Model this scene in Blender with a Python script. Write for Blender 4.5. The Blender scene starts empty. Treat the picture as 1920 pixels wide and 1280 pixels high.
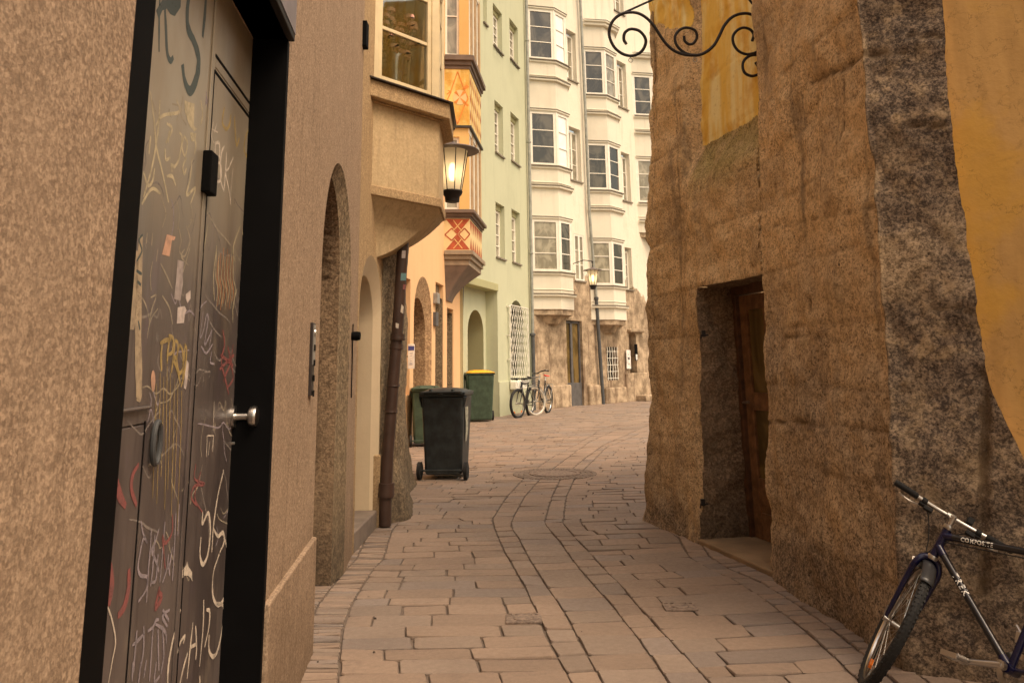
import bpy, bmesh, math, random
from mathutils import Vector, Matrix, noise
from mathutils.geometry import tessellate_polygon
random.seed(7)
scene=bpy.context.scene
COL=scene.collection
# ------------------------------------------------------------------ camera geometry
F=1500.; CX=960.; CY=380.; H=1.4
UP=Vector(((850-CX)/F,-(-7000-CY)/F,-1)).normalized()
YV=Vector((0,0,-1)); YV=(YV-UP*YV.dot(UP)).normalized(); XV=YV.cross(UP)
def ray(px,py):
    v=Vector(((px-CX)/F,-(py-CY)/F,-1)); return Vector((v.dot(XV),v.dot(YV),v.dot(UP)))
def gp(px,py,z=0):
    r=ray(px,py); t=(z-H)/r.z; return Vector((r.x*t,r.y*t))
def atY(px,py,Y):
    r=ray(px,py); t=Y/r.y; return Vector((r.x*t,Y,H+r.z*t))
def zY(py,Y,px=960): return atY(px,py,Y).z
cam=bpy.data.objects.new('camera',bpy.data.cameras.new('camera')); COL.objects.link(cam)
cam.matrix_world=Matrix(((XV.x,XV.y,XV.z,0),(YV.x,YV.y,YV.z,0),(UP.x,UP.y,UP.z,H),(0,0,0,1)))
cam.data.sensor_width=36; cam.data.lens=F/1920*36; cam.data.shift_y=-(640-CY)/1920; cam.data.clip_start=.05; cam.data.clip_end=500
cam.data.dof.use_dof=True; cam.data.dof.focus_distance=9.; cam.data.dof.aperture_fstop=16
scene.camera=cam
# ------------------------------------------------------------------ node materials
def lin(c):
    return tuple(((x/255.)/12.92 if x/255.<=.04045 else ((x/255.+.055)/1.055)**2.4) for x in c)
class NM:
    def __init__(s,name,rough=.9,metal=0,spec=.3):
        s.m=bpy.data.materials.new(name); s.m.use_nodes=True; s.t=s.m.node_tree; s.n=s.t.nodes; s.l=s.t.links
        s.b=s.n['Principled BSDF']; s.b.inputs['Roughness'].default_value=rough; s.b.inputs['Metallic'].default_value=metal
        s.b.inputs['Specular IOR Level'].default_value=spec
        s.g=s.n.new('ShaderNodeNewGeometry'); s.h=None
    def mp(s,sc=(1,1,1)):
        m=s.n.new('ShaderNodeMapping'); m.inputs['Scale'].default_value=sc; s.l.new(s.g.outputs['Position'],m.inputs['Vector']); return m.outputs[0]
    def noise(s,scale,detail=4,sc=(1,1,1),rough=.6,dist=0):
        n=s.n.new('ShaderNodeTexNoise'); n.inputs['Scale'].default_value=scale; n.inputs['Detail'].default_value=detail
        n.inputs['Roughness'].default_value=rough; n.inputs['Distortion'].default_value=dist
        s.l.new(s.mp(sc),n.inputs['Vector']); return n.outputs['Fac']
    def voro(s,scale,sc=(1,1,1),feat='F1',out='Distance'):
        n=s.n.new('ShaderNodeTexVoronoi'); n.feature=feat; n.inputs['Scale'].default_value=scale
        s.l.new(s.mp(sc),n.inputs['Vector']); return n.outputs[out]
    def ramp(s,x,a,b,ca=0,cb=1):
        n=s.n.new('ShaderNodeMapRange'); n.interpolation_type='SMOOTHSTEP'
        for k,v in zip(('From Min','From Max','To Min','To Max'),(a,b,ca,cb)): n.inputs[k].default_value=v
        s.l.new(x,n.inputs['Value']); return n.outputs[0]
    def math(s,op,a,b=0):
        n=s.n.new('ShaderNodeMath'); n.operation=op
        for i,v in enumerate((a,b)):
            if isinstance(v,(int,float)): n.inputs[i].default_value=v
            else: s.l.new(v,n.inputs[i])
        return n.outputs[0]
    def mix(s,f,a,b,mode='MIX'):
        n=s.n.new('ShaderNodeMix'); n.data_type='RGBA'; n.blend_type=mode
        for k,v in ((0,f),(6,a),(7,b)):
            if isinstance(v,(int,float)): n.inputs[k].default_value=v
            elif isinstance(v,tuple): n.inputs[k].default_value=v[:3]+(1,)
            else: s.l.new(v,n.inputs[k])
        return n.outputs[2]
    def attr(s,name):
        n=s.n.new('ShaderNodeAttribute'); n.attribute_name=name; return n
    def sep(s,v):
        n=s.n.new('ShaderNodeSeparateColor'); s.l.new(v,n.inputs[0]); return n.outputs
    def z(s):
        n=s.n.new('ShaderNodeSeparateXYZ'); s.l.new(s.g.outputs['Position'],n.inputs[0]); return n.outputs[2]
    def color(s,c):
        if isinstance(c,tuple): s.b.inputs['Base Color'].default_value=c[:3]+(1,)
        else: s.l.new(c,s.b.inputs['Base Color'])
    def bump(s,h,strength=.5,dist=.01):
        n=s.n.new('ShaderNodeBump'); n.inputs['Strength'].default_value=strength; n.inputs['Distance'].default_value=dist
        s.l.new(h,n.inputs['Height'])
        if s.h is not None: s.l.new(s.h,n.inputs['Normal'])
        s.h=n.outputs[0]; s.l.new(s.h,s.b.inputs['Normal'])
MAT={}
def plain(name,c,rough=.6,metal=0,spec=.4,var=.18,vs=6,bs=0,bd=.003,emit=None):
    if name in MAT: return MAT[name]
    q=NM(name,rough,metal,spec)
    n=q.noise(vs,5); c=tuple(c)
    q.color(q.mix(q.ramp(n,.3,.7),tuple(x*(1-var) for x in c),tuple(min(1,x*(1+var)) for x in c)))
    if bs: q.bump(q.noise(bs,4),.5,bd)
    if emit:
        q.b.inputs['Emission Color'].default_value=emit[0]+(1,); q.b.inputs['Emission Strength'].default_value=emit[1]
    MAT[name]=q.m; return q.m
# roughcast render, warm brown beige
def roughcast(name,c1,c2,grain=110,bd=.006,dirt=(.16,.11,.07),smooth=False):
    q=NM(name,.95,0,.15)
    v=q.voro(grain); cell=q.sep(q.voro(grain,out='Color'))[0]; n=q.noise(grain*.42,5,rough=.85); big=q.noise(1.1,6,rough=.65); mid=q.noise(7,4); cl=q.noise(16,4)
    g=q.math('ADD',q.math('MULTIPLY',cell,.22),q.math('MULTIPLY',n,.80))
    c=q.mix(q.ramp(g,.34,.68),c1,c2)
    c=q.mix(q.math('MULTIPLY',q.ramp(cell,.80,.92),.55 if not smooth else .15),c,tuple(x*.42 for x in c1))
    c=q.mix(q.math('MULTIPLY',q.ramp(cl,.52,.72),.30),c,tuple(x*.7 for x in c1))
    c=q.mix(q.math('MULTIPLY',q.ramp(big,.45,.68),.38),c,tuple(x*.66 for x in c2))
    c=q.mix(q.math('MULTIPLY',q.ramp(mid,.5,.8),.2),c,tuple(min(1,x*1.2) for x in c2))
    zz=q.z(); low=q.ramp(q.math('ADD',zz,q.math('MULTIPLY',q.noise(3,5),1.1)),.55,1.3,1,0)
    c=q.mix(q.math('MULTIPLY',low,.55),c,dirt)
    st=q.noise(5,4,(3,3,.25)); c=q.mix(q.math('MULTIPLY',q.ramp(st,.5,.75),.34),c,dirt)
    q.color(c)
    q.bump(mid,.35,.02)
    q.bump(n,.7 if not smooth else .35,bd)
    q.bump(cell,.6 if not smooth else .2,bd*.8)
    MAT[name]=q.m; return q.m
def stucco(name,c,stain,stv=.35,bs=60,bd=.002,zlo=None,streak=.3):
    q=NM(name,.9,0,.2)
    big=q.noise(.8,6); st=q.noise(2.2,5,(2.5,2.5,.22)); fine=q.noise(14,5)
    c1=q.mix(q.math('MULTIPLY',q.ramp(big,.4,.75),stv),c,stain)
    c1=q.mix(q.math('MULTIPLY',q.ramp(st,.5,.8),streak),c1,stain)
    c1=q.mix(q.math('MULTIPLY',q.ramp(fine,.35,.7),.12),c1,tuple(x*.8 for x in c))
    if zlo is not None:
        low=q.ramp(q.math('ADD',q.z(),q.math('MULTIPLY',q.noise(2,5),1.2)),zlo,zlo+1.2,1,0)
        c1=q.mix(q.math('MULTIPLY',low,.6),c1,stain)
    q.color(c1); q.bump(q.noise(bs,3),.5,bd); q.bump(q.noise(3,4),.25,.02)
    MAT[name]=q.m; return q.m
roughcast('roughcast',(.25,.178,.122),(.57,.425,.30),grain=150,bd=.0045)
roughcast('roughcast_fine',(.34,.235,.13),(.62,.45,.26),grain=120,bd=.004)
roughcast('oriel_render',(.50,.375,.22),(.62,.48,.29),grain=60,bd=.006,smooth=True)
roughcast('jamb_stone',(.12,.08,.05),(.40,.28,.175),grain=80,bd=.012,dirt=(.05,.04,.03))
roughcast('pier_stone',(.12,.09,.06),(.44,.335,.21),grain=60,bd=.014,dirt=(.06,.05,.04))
roughcast('orange_stone',(.24,.145,.08),(.58,.39,.22),grain=34,bd=.014)
stucco('cream_reveal',(.68,.56,.39),(.40,.29,.17),.3,zlo=-.2)
stucco('orange_plaster',(.82,.52,.28),(.64,.41,.22),.45,streak=.4)
stucco('green_plaster',(.53,.55,.39),(.36,.38,.26),.3,zlo=.3)
stucco('green_dark',(.42,.41,.23),(.30,.30,.18),.3)
stucco('cream_plaster',(.84,.79,.66),(.56,.48,.34),.3,streak=.35)
stucco('cream_trim',(.77,.73,.61),(.48,.43,.34),.3)
stucco('yellow_panel',(.74,.50,.21),(.58,.34,.12),.5)
stucco('oriel_cream',(.76,.58,.30),(.5,.37,.2),.3)
def rockmat():
    q=NM('tuff_stone',.95,0,.12)
    a_=q.attr('zone'); a=a_.outputs['Color']; R,G,B=q.sep(a)[:3]
    T=a_.outputs['Alpha']; J,Y,_=q.sep(q.attr('zone2').outputs['Color'])[:3]
    cell=q.sep(q.voro(75,out='Color'))[0]; cell2=q.sep(q.voro(120,(1,1,1.2),out='Color'))[1]
    n1=q.noise(26,7,rough=.88); n2=q.noise(1.9,6,(1,1,.6),.62); n3=q.noise(75,4,rough=.85); st=q.noise(2.4,6,(2.6,2.6,.2),.62); n4=q.noise(6.5,7,rough=.72,dist=.4)
    g=q.math('ADD',q.math('MULTIPLY',cell,.10),q.math('ADD',q.math('MULTIPLY',cell2,.08),q.math('ADD',q.math('MULTIPLY',n1,.50),q.math('MULTIPLY',n3,.42))))
    c=q.mix(q.ramp(g,.42,.63),(.27,.17,.085),(.88,.64,.36))
    c=q.mix(q.math('MULTIPLY',q.ramp(n3,.60,.68),.75),c,(.10,.065,.035))
    c=q.mix(q.math('MULTIPLY',q.ramp(n2,.50,.68),.42),c,(.25,.175,.115))
    c=q.mix(q.math('MULTIPLY',q.ramp(T,.6,1.),.20),c,(.66,.46,.24))
    c=q.mix(q.math('MULTIPLY',q.ramp(T,.4,.0),.20),c,(.20,.145,.10))
    c=q.mix(q.math('MULTIPLY',q.ramp(st,.52,.70),.62),c,(.16,.12,.08))
    c=q.mix(q.math('MULTIPLY',q.ramp(n4,.54,.66),.55),c,(.80,.56,.29))
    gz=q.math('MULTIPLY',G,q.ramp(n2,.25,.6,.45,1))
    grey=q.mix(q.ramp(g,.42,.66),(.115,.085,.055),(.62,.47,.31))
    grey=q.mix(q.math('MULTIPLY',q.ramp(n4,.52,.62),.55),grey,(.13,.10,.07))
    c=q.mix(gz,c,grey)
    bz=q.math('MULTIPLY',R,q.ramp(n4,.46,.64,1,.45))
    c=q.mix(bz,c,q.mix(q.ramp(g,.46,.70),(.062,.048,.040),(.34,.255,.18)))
    c=q.mix(q.math('MULTIPLY',B,q.ramp(n4,.3,.6,.4,.95)),c,q.mix(q.ramp(g,.42,.66),(.15,.115,.045),(.50,.39,.16)))
    c=q.mix(q.math('MULTIPLY',J,q.ramp(n4,.35,.6,.35,.9)),c,(.12,.08,.045))
    pit=q.voro(15,(1,1,.8)); pm=q.ramp(q.math('ADD',pit,q.math('MULTIPLY',n4,.35)),.20,.27,1,0); c=q.mix(q.math('MULTIPLY',pm,.8),c,(.05,.035,.025))
    # yellow plaster remains with a crumbled edge
    ym=q.ramp(q.math('ADD',Y,q.math('MULTIPLY',q.math('SUBTRACT',n1,.5),.8)),.46,.54)
    ys=q.noise(3.0,5,(2.4,2.4,.25),.55); yb=q.noise(1.5,5); yf=q.noise(18,6,rough=.7)
    yc=q.mix(q.ramp(ys,.40,.60),(.88,.58,.13),(.95,.79,.38)); yc=q.mix(q.math('MULTIPLY',q.ramp(yb,.50,.64),.85),yc,(.72,.37,.045)); yc=q.mix(q.math('MULTIPLY',q.ramp(yf,.55,.7),.35),yc,(.50,.30,.10))
    c=q.mix(ym,c,yc)
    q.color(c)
    inv=q.math('SUBTRACT',1.,ym)
    q.bump(n4,.4,.02); q.bump(q.math('MULTIPLY',n1,inv),.6,.010); q.bump(q.math('MULTIPLY',cell,inv),.65,.005); q.bump(q.math('SUBTRACT',1.,q.math('MULTIPLY',pm,inv)),.6,.012); q.bump(ym,.5,.008)
    MAT['tuff']=q.m
rockmat()
def yellowmat(name,a,b,c3,bs=1):
    q=NM(name,.85,0,.25)
    st=q.noise(3.2,5,(2.2,2.2,.3),.55); big=q.noise(1.6,5); f=q.noise(16,5)
    c=q.mix(q.ramp(st,.38,.62),a,b); c=q.mix(q.math('MULTIPLY',q.ramp(big,.5,.66),.8),c,c3)
    c=q.mix(q.math('MULTIPLY',q.ramp(f,.5,.8),.18),c,tuple(x*.6 for x in a)); sm=q.noise(5,7,rough=.8,dist=.8); c=q.mix(q.math('MULTIPLY',q.ramp(sm,.56,.70),.45),c,tuple(x*.5 for x in a)); ck=q.math('ABSOLUTE',q.math('SUBTRACT',q.noise(2.4,6,rough=.65),.5)); c=q.mix(q.math('MULTIPLY',q.ramp(ck,.0,.006,1,0),.45),c,tuple(x*.35 for x in a)); q.color(c)
    q.bump(f,.3,.006*bs); q.bump(q.noise(70,3),.3,.002); MAT[name]=q.m
yellowmat('yellow_plaster',(.74,.47,.13),(.86,.64,.24),(.60,.31,.05))
yellowmat('ochre_plaster',(.44,.26,.09),(.54,.325,.115),(.60,.34,.065))
def paving():
    q=NM('paving_stone',.72,0,.35)
    col=q.attr('tint').outputs['Color']
    n=q.noise(28,5,rough=.7); b=q.noise(1.1,4); f=q.noise(160,3)
    c=q.mix(q.math('MULTIPLY',q.ramp(n,.35,.7),.30),col,(.20,.155,.13))
    c=q.mix(q.math('MULTIPLY',q.ramp(b,.4,.7),.3),c,(.14,.105,.085))
    c=q.mix(q.math('MULTIPLY',q.ramp(f,.55,.75),.3),c,(.46,.39,.33)); sp=q.noise(2.3,7,rough=.75); c=q.mix(q.math('MULTIPLY',q.ramp(sp,.56,.68),.30),c,(.13,.10,.085))
    q.color(c); q.bump(q.noise(9,5),.4,.012); q.bump(n,.5,.005); q.bump(f,.4,.002)
    q.l.new(q.ramp(n,.3,.7,.6,.85),q.b.inputs['Roughness'])
    MAT['paving']=q.m
paving()
plain('mortar',(.15,.115,.09),.95,bs=80,vs=20)
def lowstone():
    # cream render above, exposed stone below an uneven line
    q=NM('cream_facade',.92,0,.2)
    z=q.z(); n=q.noise(.55,6,rough=.65); n2=q.noise(2.5,6,rough=.7); st=q.noise(1.6,5,(2.5,2.5,.3)); X=q.n.new('ShaderNodeSeparateXYZ'); q.l.new(q.g.outputs['Position'],X.inputs[0])
    cream=q.mix(q.math('MULTIPLY',q.ramp(st,.5,.75),.45),(.78,.73,.61),(.47,.42,.33))
    cream=q.mix(q.math('MULTIPLY',q.ramp(n2,.45,.8),.2),cream,(.62,.52,.36))
    s1=q.mix(q.ramp(n2,.33,.68),(.22,.165,.11),(.55,.43,.30))
    s1=q.mix(q.math('MULTIPLY',q.ramp(st,.52,.68),.75),s1,(.12,.075,.05))
    s1=q.mix(q.math('MULTIPLY',q.ramp(q.noise(14,5),.5,.75),.5),s1,(.15,.10,.06))
    lowz=q.math('ADD',z,q.math('MULTIPLY',n,-4.5)); lowz=q.math('ADD',lowz,q.math('MULTIPLY',n2,-.9)); lowz=q.math('ADD',lowz,q.math('MULTIPLY',X.outputs[0],.33))
    m=q.ramp(lowz,2.62,2.80,1,0)
    q.color(q.mix(m,cream,s1)); q.bump(n2,.4,.05); q.bump(q.noise(25,4),.6,.015); MAT['cream_facade']=q.m
    q=NM('old_stone',.92,0,.2); n2=q.noise(2.5,6,rough=.7); st=q.noise(1.6,5,(2.5,2.5,.3))
    s1=q.mix(q.ramp(n2,.33,.68),(.22,.165,.11),(.55,.43,.30)); s1=q.mix(q.math('MULTIPLY',q.ramp(st,.52,.68),.6),s1,(.13,.08,.05)); q.color(s1); q.bump(n2,.4,.05); q.bump(q.noise(25,4),.6,.015); MAT['old_stone']=q.m
lowstone()
plain('black_paint',(.003,.003,.0035),.7,spec=.08)
plain('dark_frame',(.012,.009,.008),.6,spec=.3)
def doormetal():
    q=NM('door_metal',.38,.25,.5)
    n=q.noise(4,5,(1,1,.5)); st=q.noise(14,4,(3,3,.15)); z=q.z()
    c=q.mix(q.ramp(n,.35,.7),(.10,.082,.08),(.17,.142,.13)); p1=q.noise(2.4,6,(1,1,.6),rough=.7); c=q.mix(q.math('MULTIPLY',q.ramp(p1,.52,.66),.5),c,(.30,.25,.19)); p2=q.noise(5,6,(1.5,1.5,.5),rough=.7); c=q.mix(q.math('MULTIPLY',q.ramp(p2,.55,.68),.45),c,(.17,.13,.17)); c=q.mix(q.math('MULTIPLY',q.ramp(st,.5,.75),.5),c,(.04,.03,.03))
    up=q.ramp(q.math('ADD',z,q.math('MULTIPLY',n,.4)),1.75,2.35)  # paler towards the top: a reflection put into the metal colour
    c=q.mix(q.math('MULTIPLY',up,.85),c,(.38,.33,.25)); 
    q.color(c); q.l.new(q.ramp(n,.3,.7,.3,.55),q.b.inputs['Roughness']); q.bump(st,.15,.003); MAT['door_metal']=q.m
doormetal()
plain('brown_pipe',(.06,.034,.025),.5,spec=.4,bs=20)
plain('grey_pipe',(.30,.31,.28),.5,.2); plain('iron_pipe',(.07,.075,.08),.55)
plain('dark_metal',(.035,.027,.025),.5); plain('iron',(.018,.014,.013),.55,.2)
plain('steel',(.55,.53,.5),.28,1.,var=.05); plain('chrome',(.75,.72,.68),.15,1.,var=.03)
plain('white_wood',(.82,.79,.70),.5,var=.05,bs=30,bd=.001); plain('cream_wood',(.70,.58,.36),.5,var=.08,bs=30,bd=.001)
plain('bin_dark',(.028,.034,.036),.5,spec=.4,vs=9,var=.35,bs=60,bd=.001); plain('bin_green',(.045,.075,.05),.5,spec=.4,vs=9,var=.25,bs=60,bd=.001)
plain('bin_yellow',(.85,.42,.02),.45); plain('rubber',(.015,.015,.015),.75)
plain('zinc',(.30,.29,.27),.5,.2); plain('grey_sill',(.22,.19,.15),.7)
plain('oriel_trim',(.155,.11,.085),.7,vs=4); plain('oriel_trim_light',(.30,.23,.16),.7,vs=4)
plain('white_lattice',(.78,.76,.68),.5); plain('wood_brown',(.10,.045,.02),.5,vs=14,var=.4,bs=40); plain('wood_light',(.19,.095,.042),.5,vs=14,var=.35,bs=40)
plain('threshold',(.27,.185,.105),.9,bs=30,bd=.01,vs=3); plain('step_stone',(.20,.16,.13),.9,bs=30,bd=.006)
plain('mullion_stone',(.40,.27,.15),.9,bs=40,bd=.01,vs=5); plain('grey_panel',(.10,.095,.095),.6)
plain('redpaint',(.40,.085,.035),.8); plain('orangepaint',(.72,.25,.05),.8); plain('paper',(.75,.72,.68),.8)
def glassmat(name,a,b,rough=.06,scale=1.2):  # opaque panes: paler noise patches paint reflections into the colour
    q=NM(name,rough,0,.8); c=q.mix(q.ramp(q.noise(scale,3,(1,1,.6),dist=1.2),.4,.62),a,b); q.color(c); q.bump(q.noise(2,2),.05,.01); MAT[name]=q.m
glassmat('glass_dark',(.018,.018,.016),(.10,.09,.07)); glassmat('glass_curtain',(.20,.18,.13),(.36,.33,.25),scale=2.5); glassmat('glass_pale',(.42,.45,.42),(.55,.58,.54),scale=.6)
glassmat('glass_painted_glare',(.80,.82,.80),(.90,.92,.9)); glassmat('glass_warm',(.09,.06,.02),(.20,.135,.05),scale=1.5)  # the near-white pane carries a white reflection in its base colour
# ------------------------------------------------------------------ object helpers
def tag(o,label=None,cat=None,group=None,kind=None):
    if label: o['label']=label
    if cat: o['category']=cat
    if group: o['group']=group
    if kind: o['kind']=kind
    return o
def thing(name,label,cat,loc=(0,0,0),group=None):
    o=bpy.data.objects.new(name,None); COL.objects.link(o); o.location=loc; o.empty_display_size=.1
    return tag(o,label,cat,group)
def origin(p):
    v=Vector((0,0,0))
    while p is not None: v+=p.location; p=p.parent
    return v
class MB:
    def __init__(s): s.v=[]; s.f=[]
    def quad(s,a,b,c,d):
        n=len(s.v); s.v+= [Vector(a),Vector(b),Vector(c),Vector(d)]; s.f.append((n,n+1,n+2,n+3)); return s
    def poly(s,pts,rev=False):
        n=len(s.v); s.v+=[Vector(p) for p in pts]; f=tuple(range(n,n+len(pts))); s.f.append(f[::-1] if rev else f); return s
    def hexa(s,b,t):
        n=len(s.v); k=len(b); s.v+=[Vector(p) for p in b]+[Vector(p) for p in t]
        s.f.append(tuple(n+i for i in range(k))[::-1]); s.f.append(tuple(n+k+i for i in range(k)))
        for i in range(k):
            j=(i+1)%k; s.f.append((n+i,n+j,n+k+j,n+k+i))
        return s
    def box(s,c,sz,R=None):
        hx,hy,hz=sz[0]/2,sz[1]/2,sz[2]/2; c=Vector(c)
        P=[Vector((x,y,z)) for z in (-hz,hz) for x,y in ((-hx,-hy),(hx,-hy),(hx,hy),(-hx,hy))]
        if R is not None: P=[R@p for p in P]
        P=[p+c for p in P]; return s.hexa(P[:4],P[4:])
    def tube(s,pts,r,seg=10,cap=True):
        pts=[Vector(p) for p in pts]; rs=r if isinstance(r,(list,tuple)) else [r]*len(pts)
        prev=None; n0=len(s.v); u=None
        for i,p in enumerate(pts):
            d=(pts[min(i+1,len(pts)-1)]-pts[max(i-1,0)]); d=d.normalized() if d.length>0 else Vector((0,0,1))
            if u is None: u=d.orthogonal().normalized()
            else:
                u=(u-d*u.dot(d)); u=u.normalized() if u.length>1e-6 else d.orthogonal().normalized()
            w=d.cross(u)
            for k in range(seg):
                a=2*math.pi*k/seg; s.v.append(p+(u*math.cos(a)+w*math.sin(a))*rs[i])
            if i:
                for k in range(seg):
                    a=n0+(i-1)*seg; s.f.append((a+k,a+(k+1)%seg,a+seg+(k+1)%seg,a+seg+k))
        if cap:
            s.f.append(tuple(n0+k for k in range(seg))[::-1]); e=n0+(len(pts)-1)*seg; s.f.append(tuple(e+k for k in range(seg)))
        return s
    def lathe(s,c,prof,axis=(0,0,1),seg=24,ref=None):
        ax=Vector(axis).normalized(); u=(Vector(ref) if ref else ax.orthogonal()).normalized(); w=ax.cross(u); c=Vector(c); n0=len(s.v)
        for i,(r,h) in enumerate(prof):
            for k in range(seg):
                a=2*math.pi*k/seg; s.v.append(c+ax*h+(u*math.cos(a)+w*math.sin(a))*r)
            if i:
                for k in range(seg):
                    a=n0+(i-1)*seg; s.f.append((a+k,a+(k+1)%seg,a+seg+(k+1)%seg,a+seg+k))
        return s
    def torus(s,c,R,r,axis,seg=48,sub=10,squash=1.):
        ax=Vector(axis).normalized(); u=ax.orthogonal().normalized(); w=ax.cross(u); c=Vector(c); n0=len(s.v)
        for i in range(seg):
            a=2*math.pi*i/seg; e=u*math.cos(a)+w*math.sin(a)
            for k in range(sub):
                b=2*math.pi*k/sub; s.v.append(c+e*(R+r*math.cos(b))+ax*(r*squash*math.sin(b)))
        for i in range(seg):
            for k in range(sub):
                a=n0+i*sub; b=n0+((i+1)%seg)*sub; s.f.append((a+k,b+k,b+(k+1)%sub,a+(k+1)%sub))
        return s
    def build(s,name,mat,parent=None,smooth=False,bevel=0,label=None,seg=2,kind=None,recalc=True):
        me=bpy.data.meshes.new(name); off=origin(parent)
        me.from_pydata([v-off for v in s.v],[],s.f); me.update()
        if recalc:
            bm=bmesh.new(); bm.from_mesh(me); bmesh.ops.remove_doubles(bm,verts=bm.verts,dist=1e-5); bmesh.ops.recalc_face_normals(bm,faces=bm.faces); bm.to_mesh(me); bm.free()
        me.materials.append(MAT[mat] if isinstance(mat,str) else mat)
        o=bpy.data.objects.new(name,me); COL.objects.link(o)
        if parent: o.parent=parent
        if smooth:
            for p in me.polygons: p.use_smooth=True
            try: me.set_sharp_from_angle(angle=math.radians(40))
            except Exception: pass
        if bevel:
            b=o.modifiers.new('bevel','BEVEL'); b.width=bevel; b.segments=seg; b.limit_method='ANGLE'; b.angle_limit=.6
        if label: o['label']=label
        if kind: o['kind']=kind
        return o
class W:
    """vertical wall plane: p0->p1 in plan, out = unit normal towards the street"""
    def __init__(s,p0,p1,side=None):
        s.p0=Vector(p0); s.p1=Vector(p1); d=s.p1-s.p0; s.L=d.length; s.d=d/s.L
        n=Vector((s.d.y,-s.d.x)); ref=(Vector(side) if side else Vector((0,0)))-s.p0
        s.n=n if n.dot(ref)>0 else -n
    def P(s,a,z,off=0):
        q=s.p0+s.d*a+s.n*off; return Vector((q.x,q.y,z))
    def uv(s,px,py,off=0):
        r=ray(px,py); p0=s.p0+s.n*off; det=r.x*(-s.d.y)+s.d.x*r.y
        t=(p0.x*(-s.d.y)+s.d.x*p0.y)/det; a=(Vector((r.x,r.y))*t-p0).dot(s.d); return a,H+r.z*t
    def at(s,px,py,off=0):
        a,z=s.uv(px,py,off); return s.P(a,z,off)
    def R(s):
        return Matrix(((s.d.x,s.n.x,0),(s.d.y,s.n.y,0),(0,0,1)))
    def box(s,mb,a0,a1,z0,z1,o0,o1):
        mb.hexa([s.P(a0,z0,o0),s.P(a1,z0,o0),s.P(a1,z0,o1),s.P(a0,z0,o1)],[s.P(a0,z1,o0),s.P(a1,z1,o0),s.P(a1,z1,o1),s.P(a0,z1,o1)]); return mb
    def face(s,mb,outer,holes=()):
        loops=[[Vector((a,z,0)) for a,z in l] for l in [outer]+list(holes)]
        flat=[p for l in loops for p in l]; n=len(mb.v); mb.v+=[s.P(p.x,p.y) for p in flat]
        for t in tessellate_polygon(loops): mb.f.append(tuple(n+i for i in t))
        return mb
def rect(a0,a1,z0,z1): return [(a0,z0),(a1,z0),(a1,z1),(a0,z1)]
def arch(a0,a1,z0,z1,n=14,flat=1.):
    r=(a1-a0)/2; c=(a0+a1)/2; rz=r*flat
    return [(a0,z0),(a1,z0)]+[(c+r*math.cos(t),z1-rz+rz*math.sin(t)) for t in [math.pi*i/n for i in range(n+1)]]
def reveal(w,mb,hole,depth,skipbottom=True):
    for i in range(len(hole)):
        a=hole[i]; b=hole[(i+1)%len(hole)]
        if skipbottom and i==0 and a[1]<.02: continue
        mb.quad(w.P(a[0],a[1],0),w.P(b[0],b[1],0),w.P(b[0],b[1],-depth),w.P(a[0],a[1],-depth))
    return mb
def window(w,a0,a1,z0,z1,off,parent,cols=1,rows=3,frame='white_wood',glass='glass_dark',fw=.06,mw=.028,depth=.06,name='window'):
    m=MB(); o0,o1=off-depth/2,off+depth/2
    w.box(m,a0,a0+fw,z0,z1,o0,o1); w.box(m,a1-fw,a1,z0,z1,o0,o1); w.box(m,a0+fw,a1-fw,z1-fw,z1,o0,o1); w.box(m,a0+fw,a1-fw,z0,z0+fw,o0,o1)
    iw=(a1-a0-2*fw)/cols
    for c in range(1,cols):
        x=a0+fw+iw*c; w.box(m,x-fw*.7,x+fw*.7,z0+fw,z1-fw,o0+.006,o1+.006)
    ih=(z1-z0-2*fw)/rows
    for c in range(cols):
        x0=a0+fw+iw*c+(fw*.7 if c else 0); x1=a0+fw+iw*(c+1)-(fw*.7 if c<cols-1 else 0)
        for r in range(1,rows):
            z=z0+fw+ih*r; w.box(m,x0,x1,z-mw/2,z+mw/2,o0+.012,o1-.008)
    o=m.build(name,frame,parent)
    g=MB(); w.box(g,a0+fw*.5,a1-fw*.5,z0+fw*.5,z1-fw*.5,off-.012,off-.004); g.build('pane',glass,o,recalc=True)
    return o
def smooth(pts,n=6):
    out=[]; P=[Vector(p) for p in pts]; P=[P[0]*2-P[1]]+P+[P[-1]*2-P[-2]]
    for i in range(1,len(P)-2):
        for k in range(n):
            t=k/n; a,b,c,d=P[i-1:i+3]
            out.append(.5*((2*b)+(c-a)*t+(2*a-5*b+4*c-d)*t*t+(3*b-a-3*c+d)*t**3))
    out.append(P[-2]); return out
def ribbon(w,mb,pts,width,off,taper=True):
    """pts in (s,z) on wall w; thin paint stroke"""
    P=smooth([Vector((p[0],p[1])) for p in pts],5); n0=len(mb.v)
    for i,p in enumerate(P):
        d=P[min(i+1,len(P)-1)]-P[max(i-1,0)]; d=d.normalized() if d.length else Vector((1,0)); q=Vector((-d.y,d.x))
        k=width/2*(.55+.45*math.sin(math.pi*min(1,max(0,(i+1)/(len(P)+1)))) if taper else 1)*(1+.25*noise.noise(Vector((p.x*30,p.y*30,1))))
        a=p+q*k; b=p-q*k; mb.v+=[w.P(a.x,a.y,off),w.P(b.x,b.y,off)]
        if i: mb.f.append((n0+2*i-2,n0+2*i-1,n0+2*i+1,n0+2*i))
    return mb
def band(pts,z0,z1,mb,closed=False):
    """open prism along plan polyline pts (list of Vector2)"""
    for a,b in zip(pts[:-1],pts[1:]):
        mb.quad((a.x,a.y,z0),(b.x,b.y,z0),(b.x,b.y,z1),(a.x,a.y,z1))
    return mb
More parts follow.
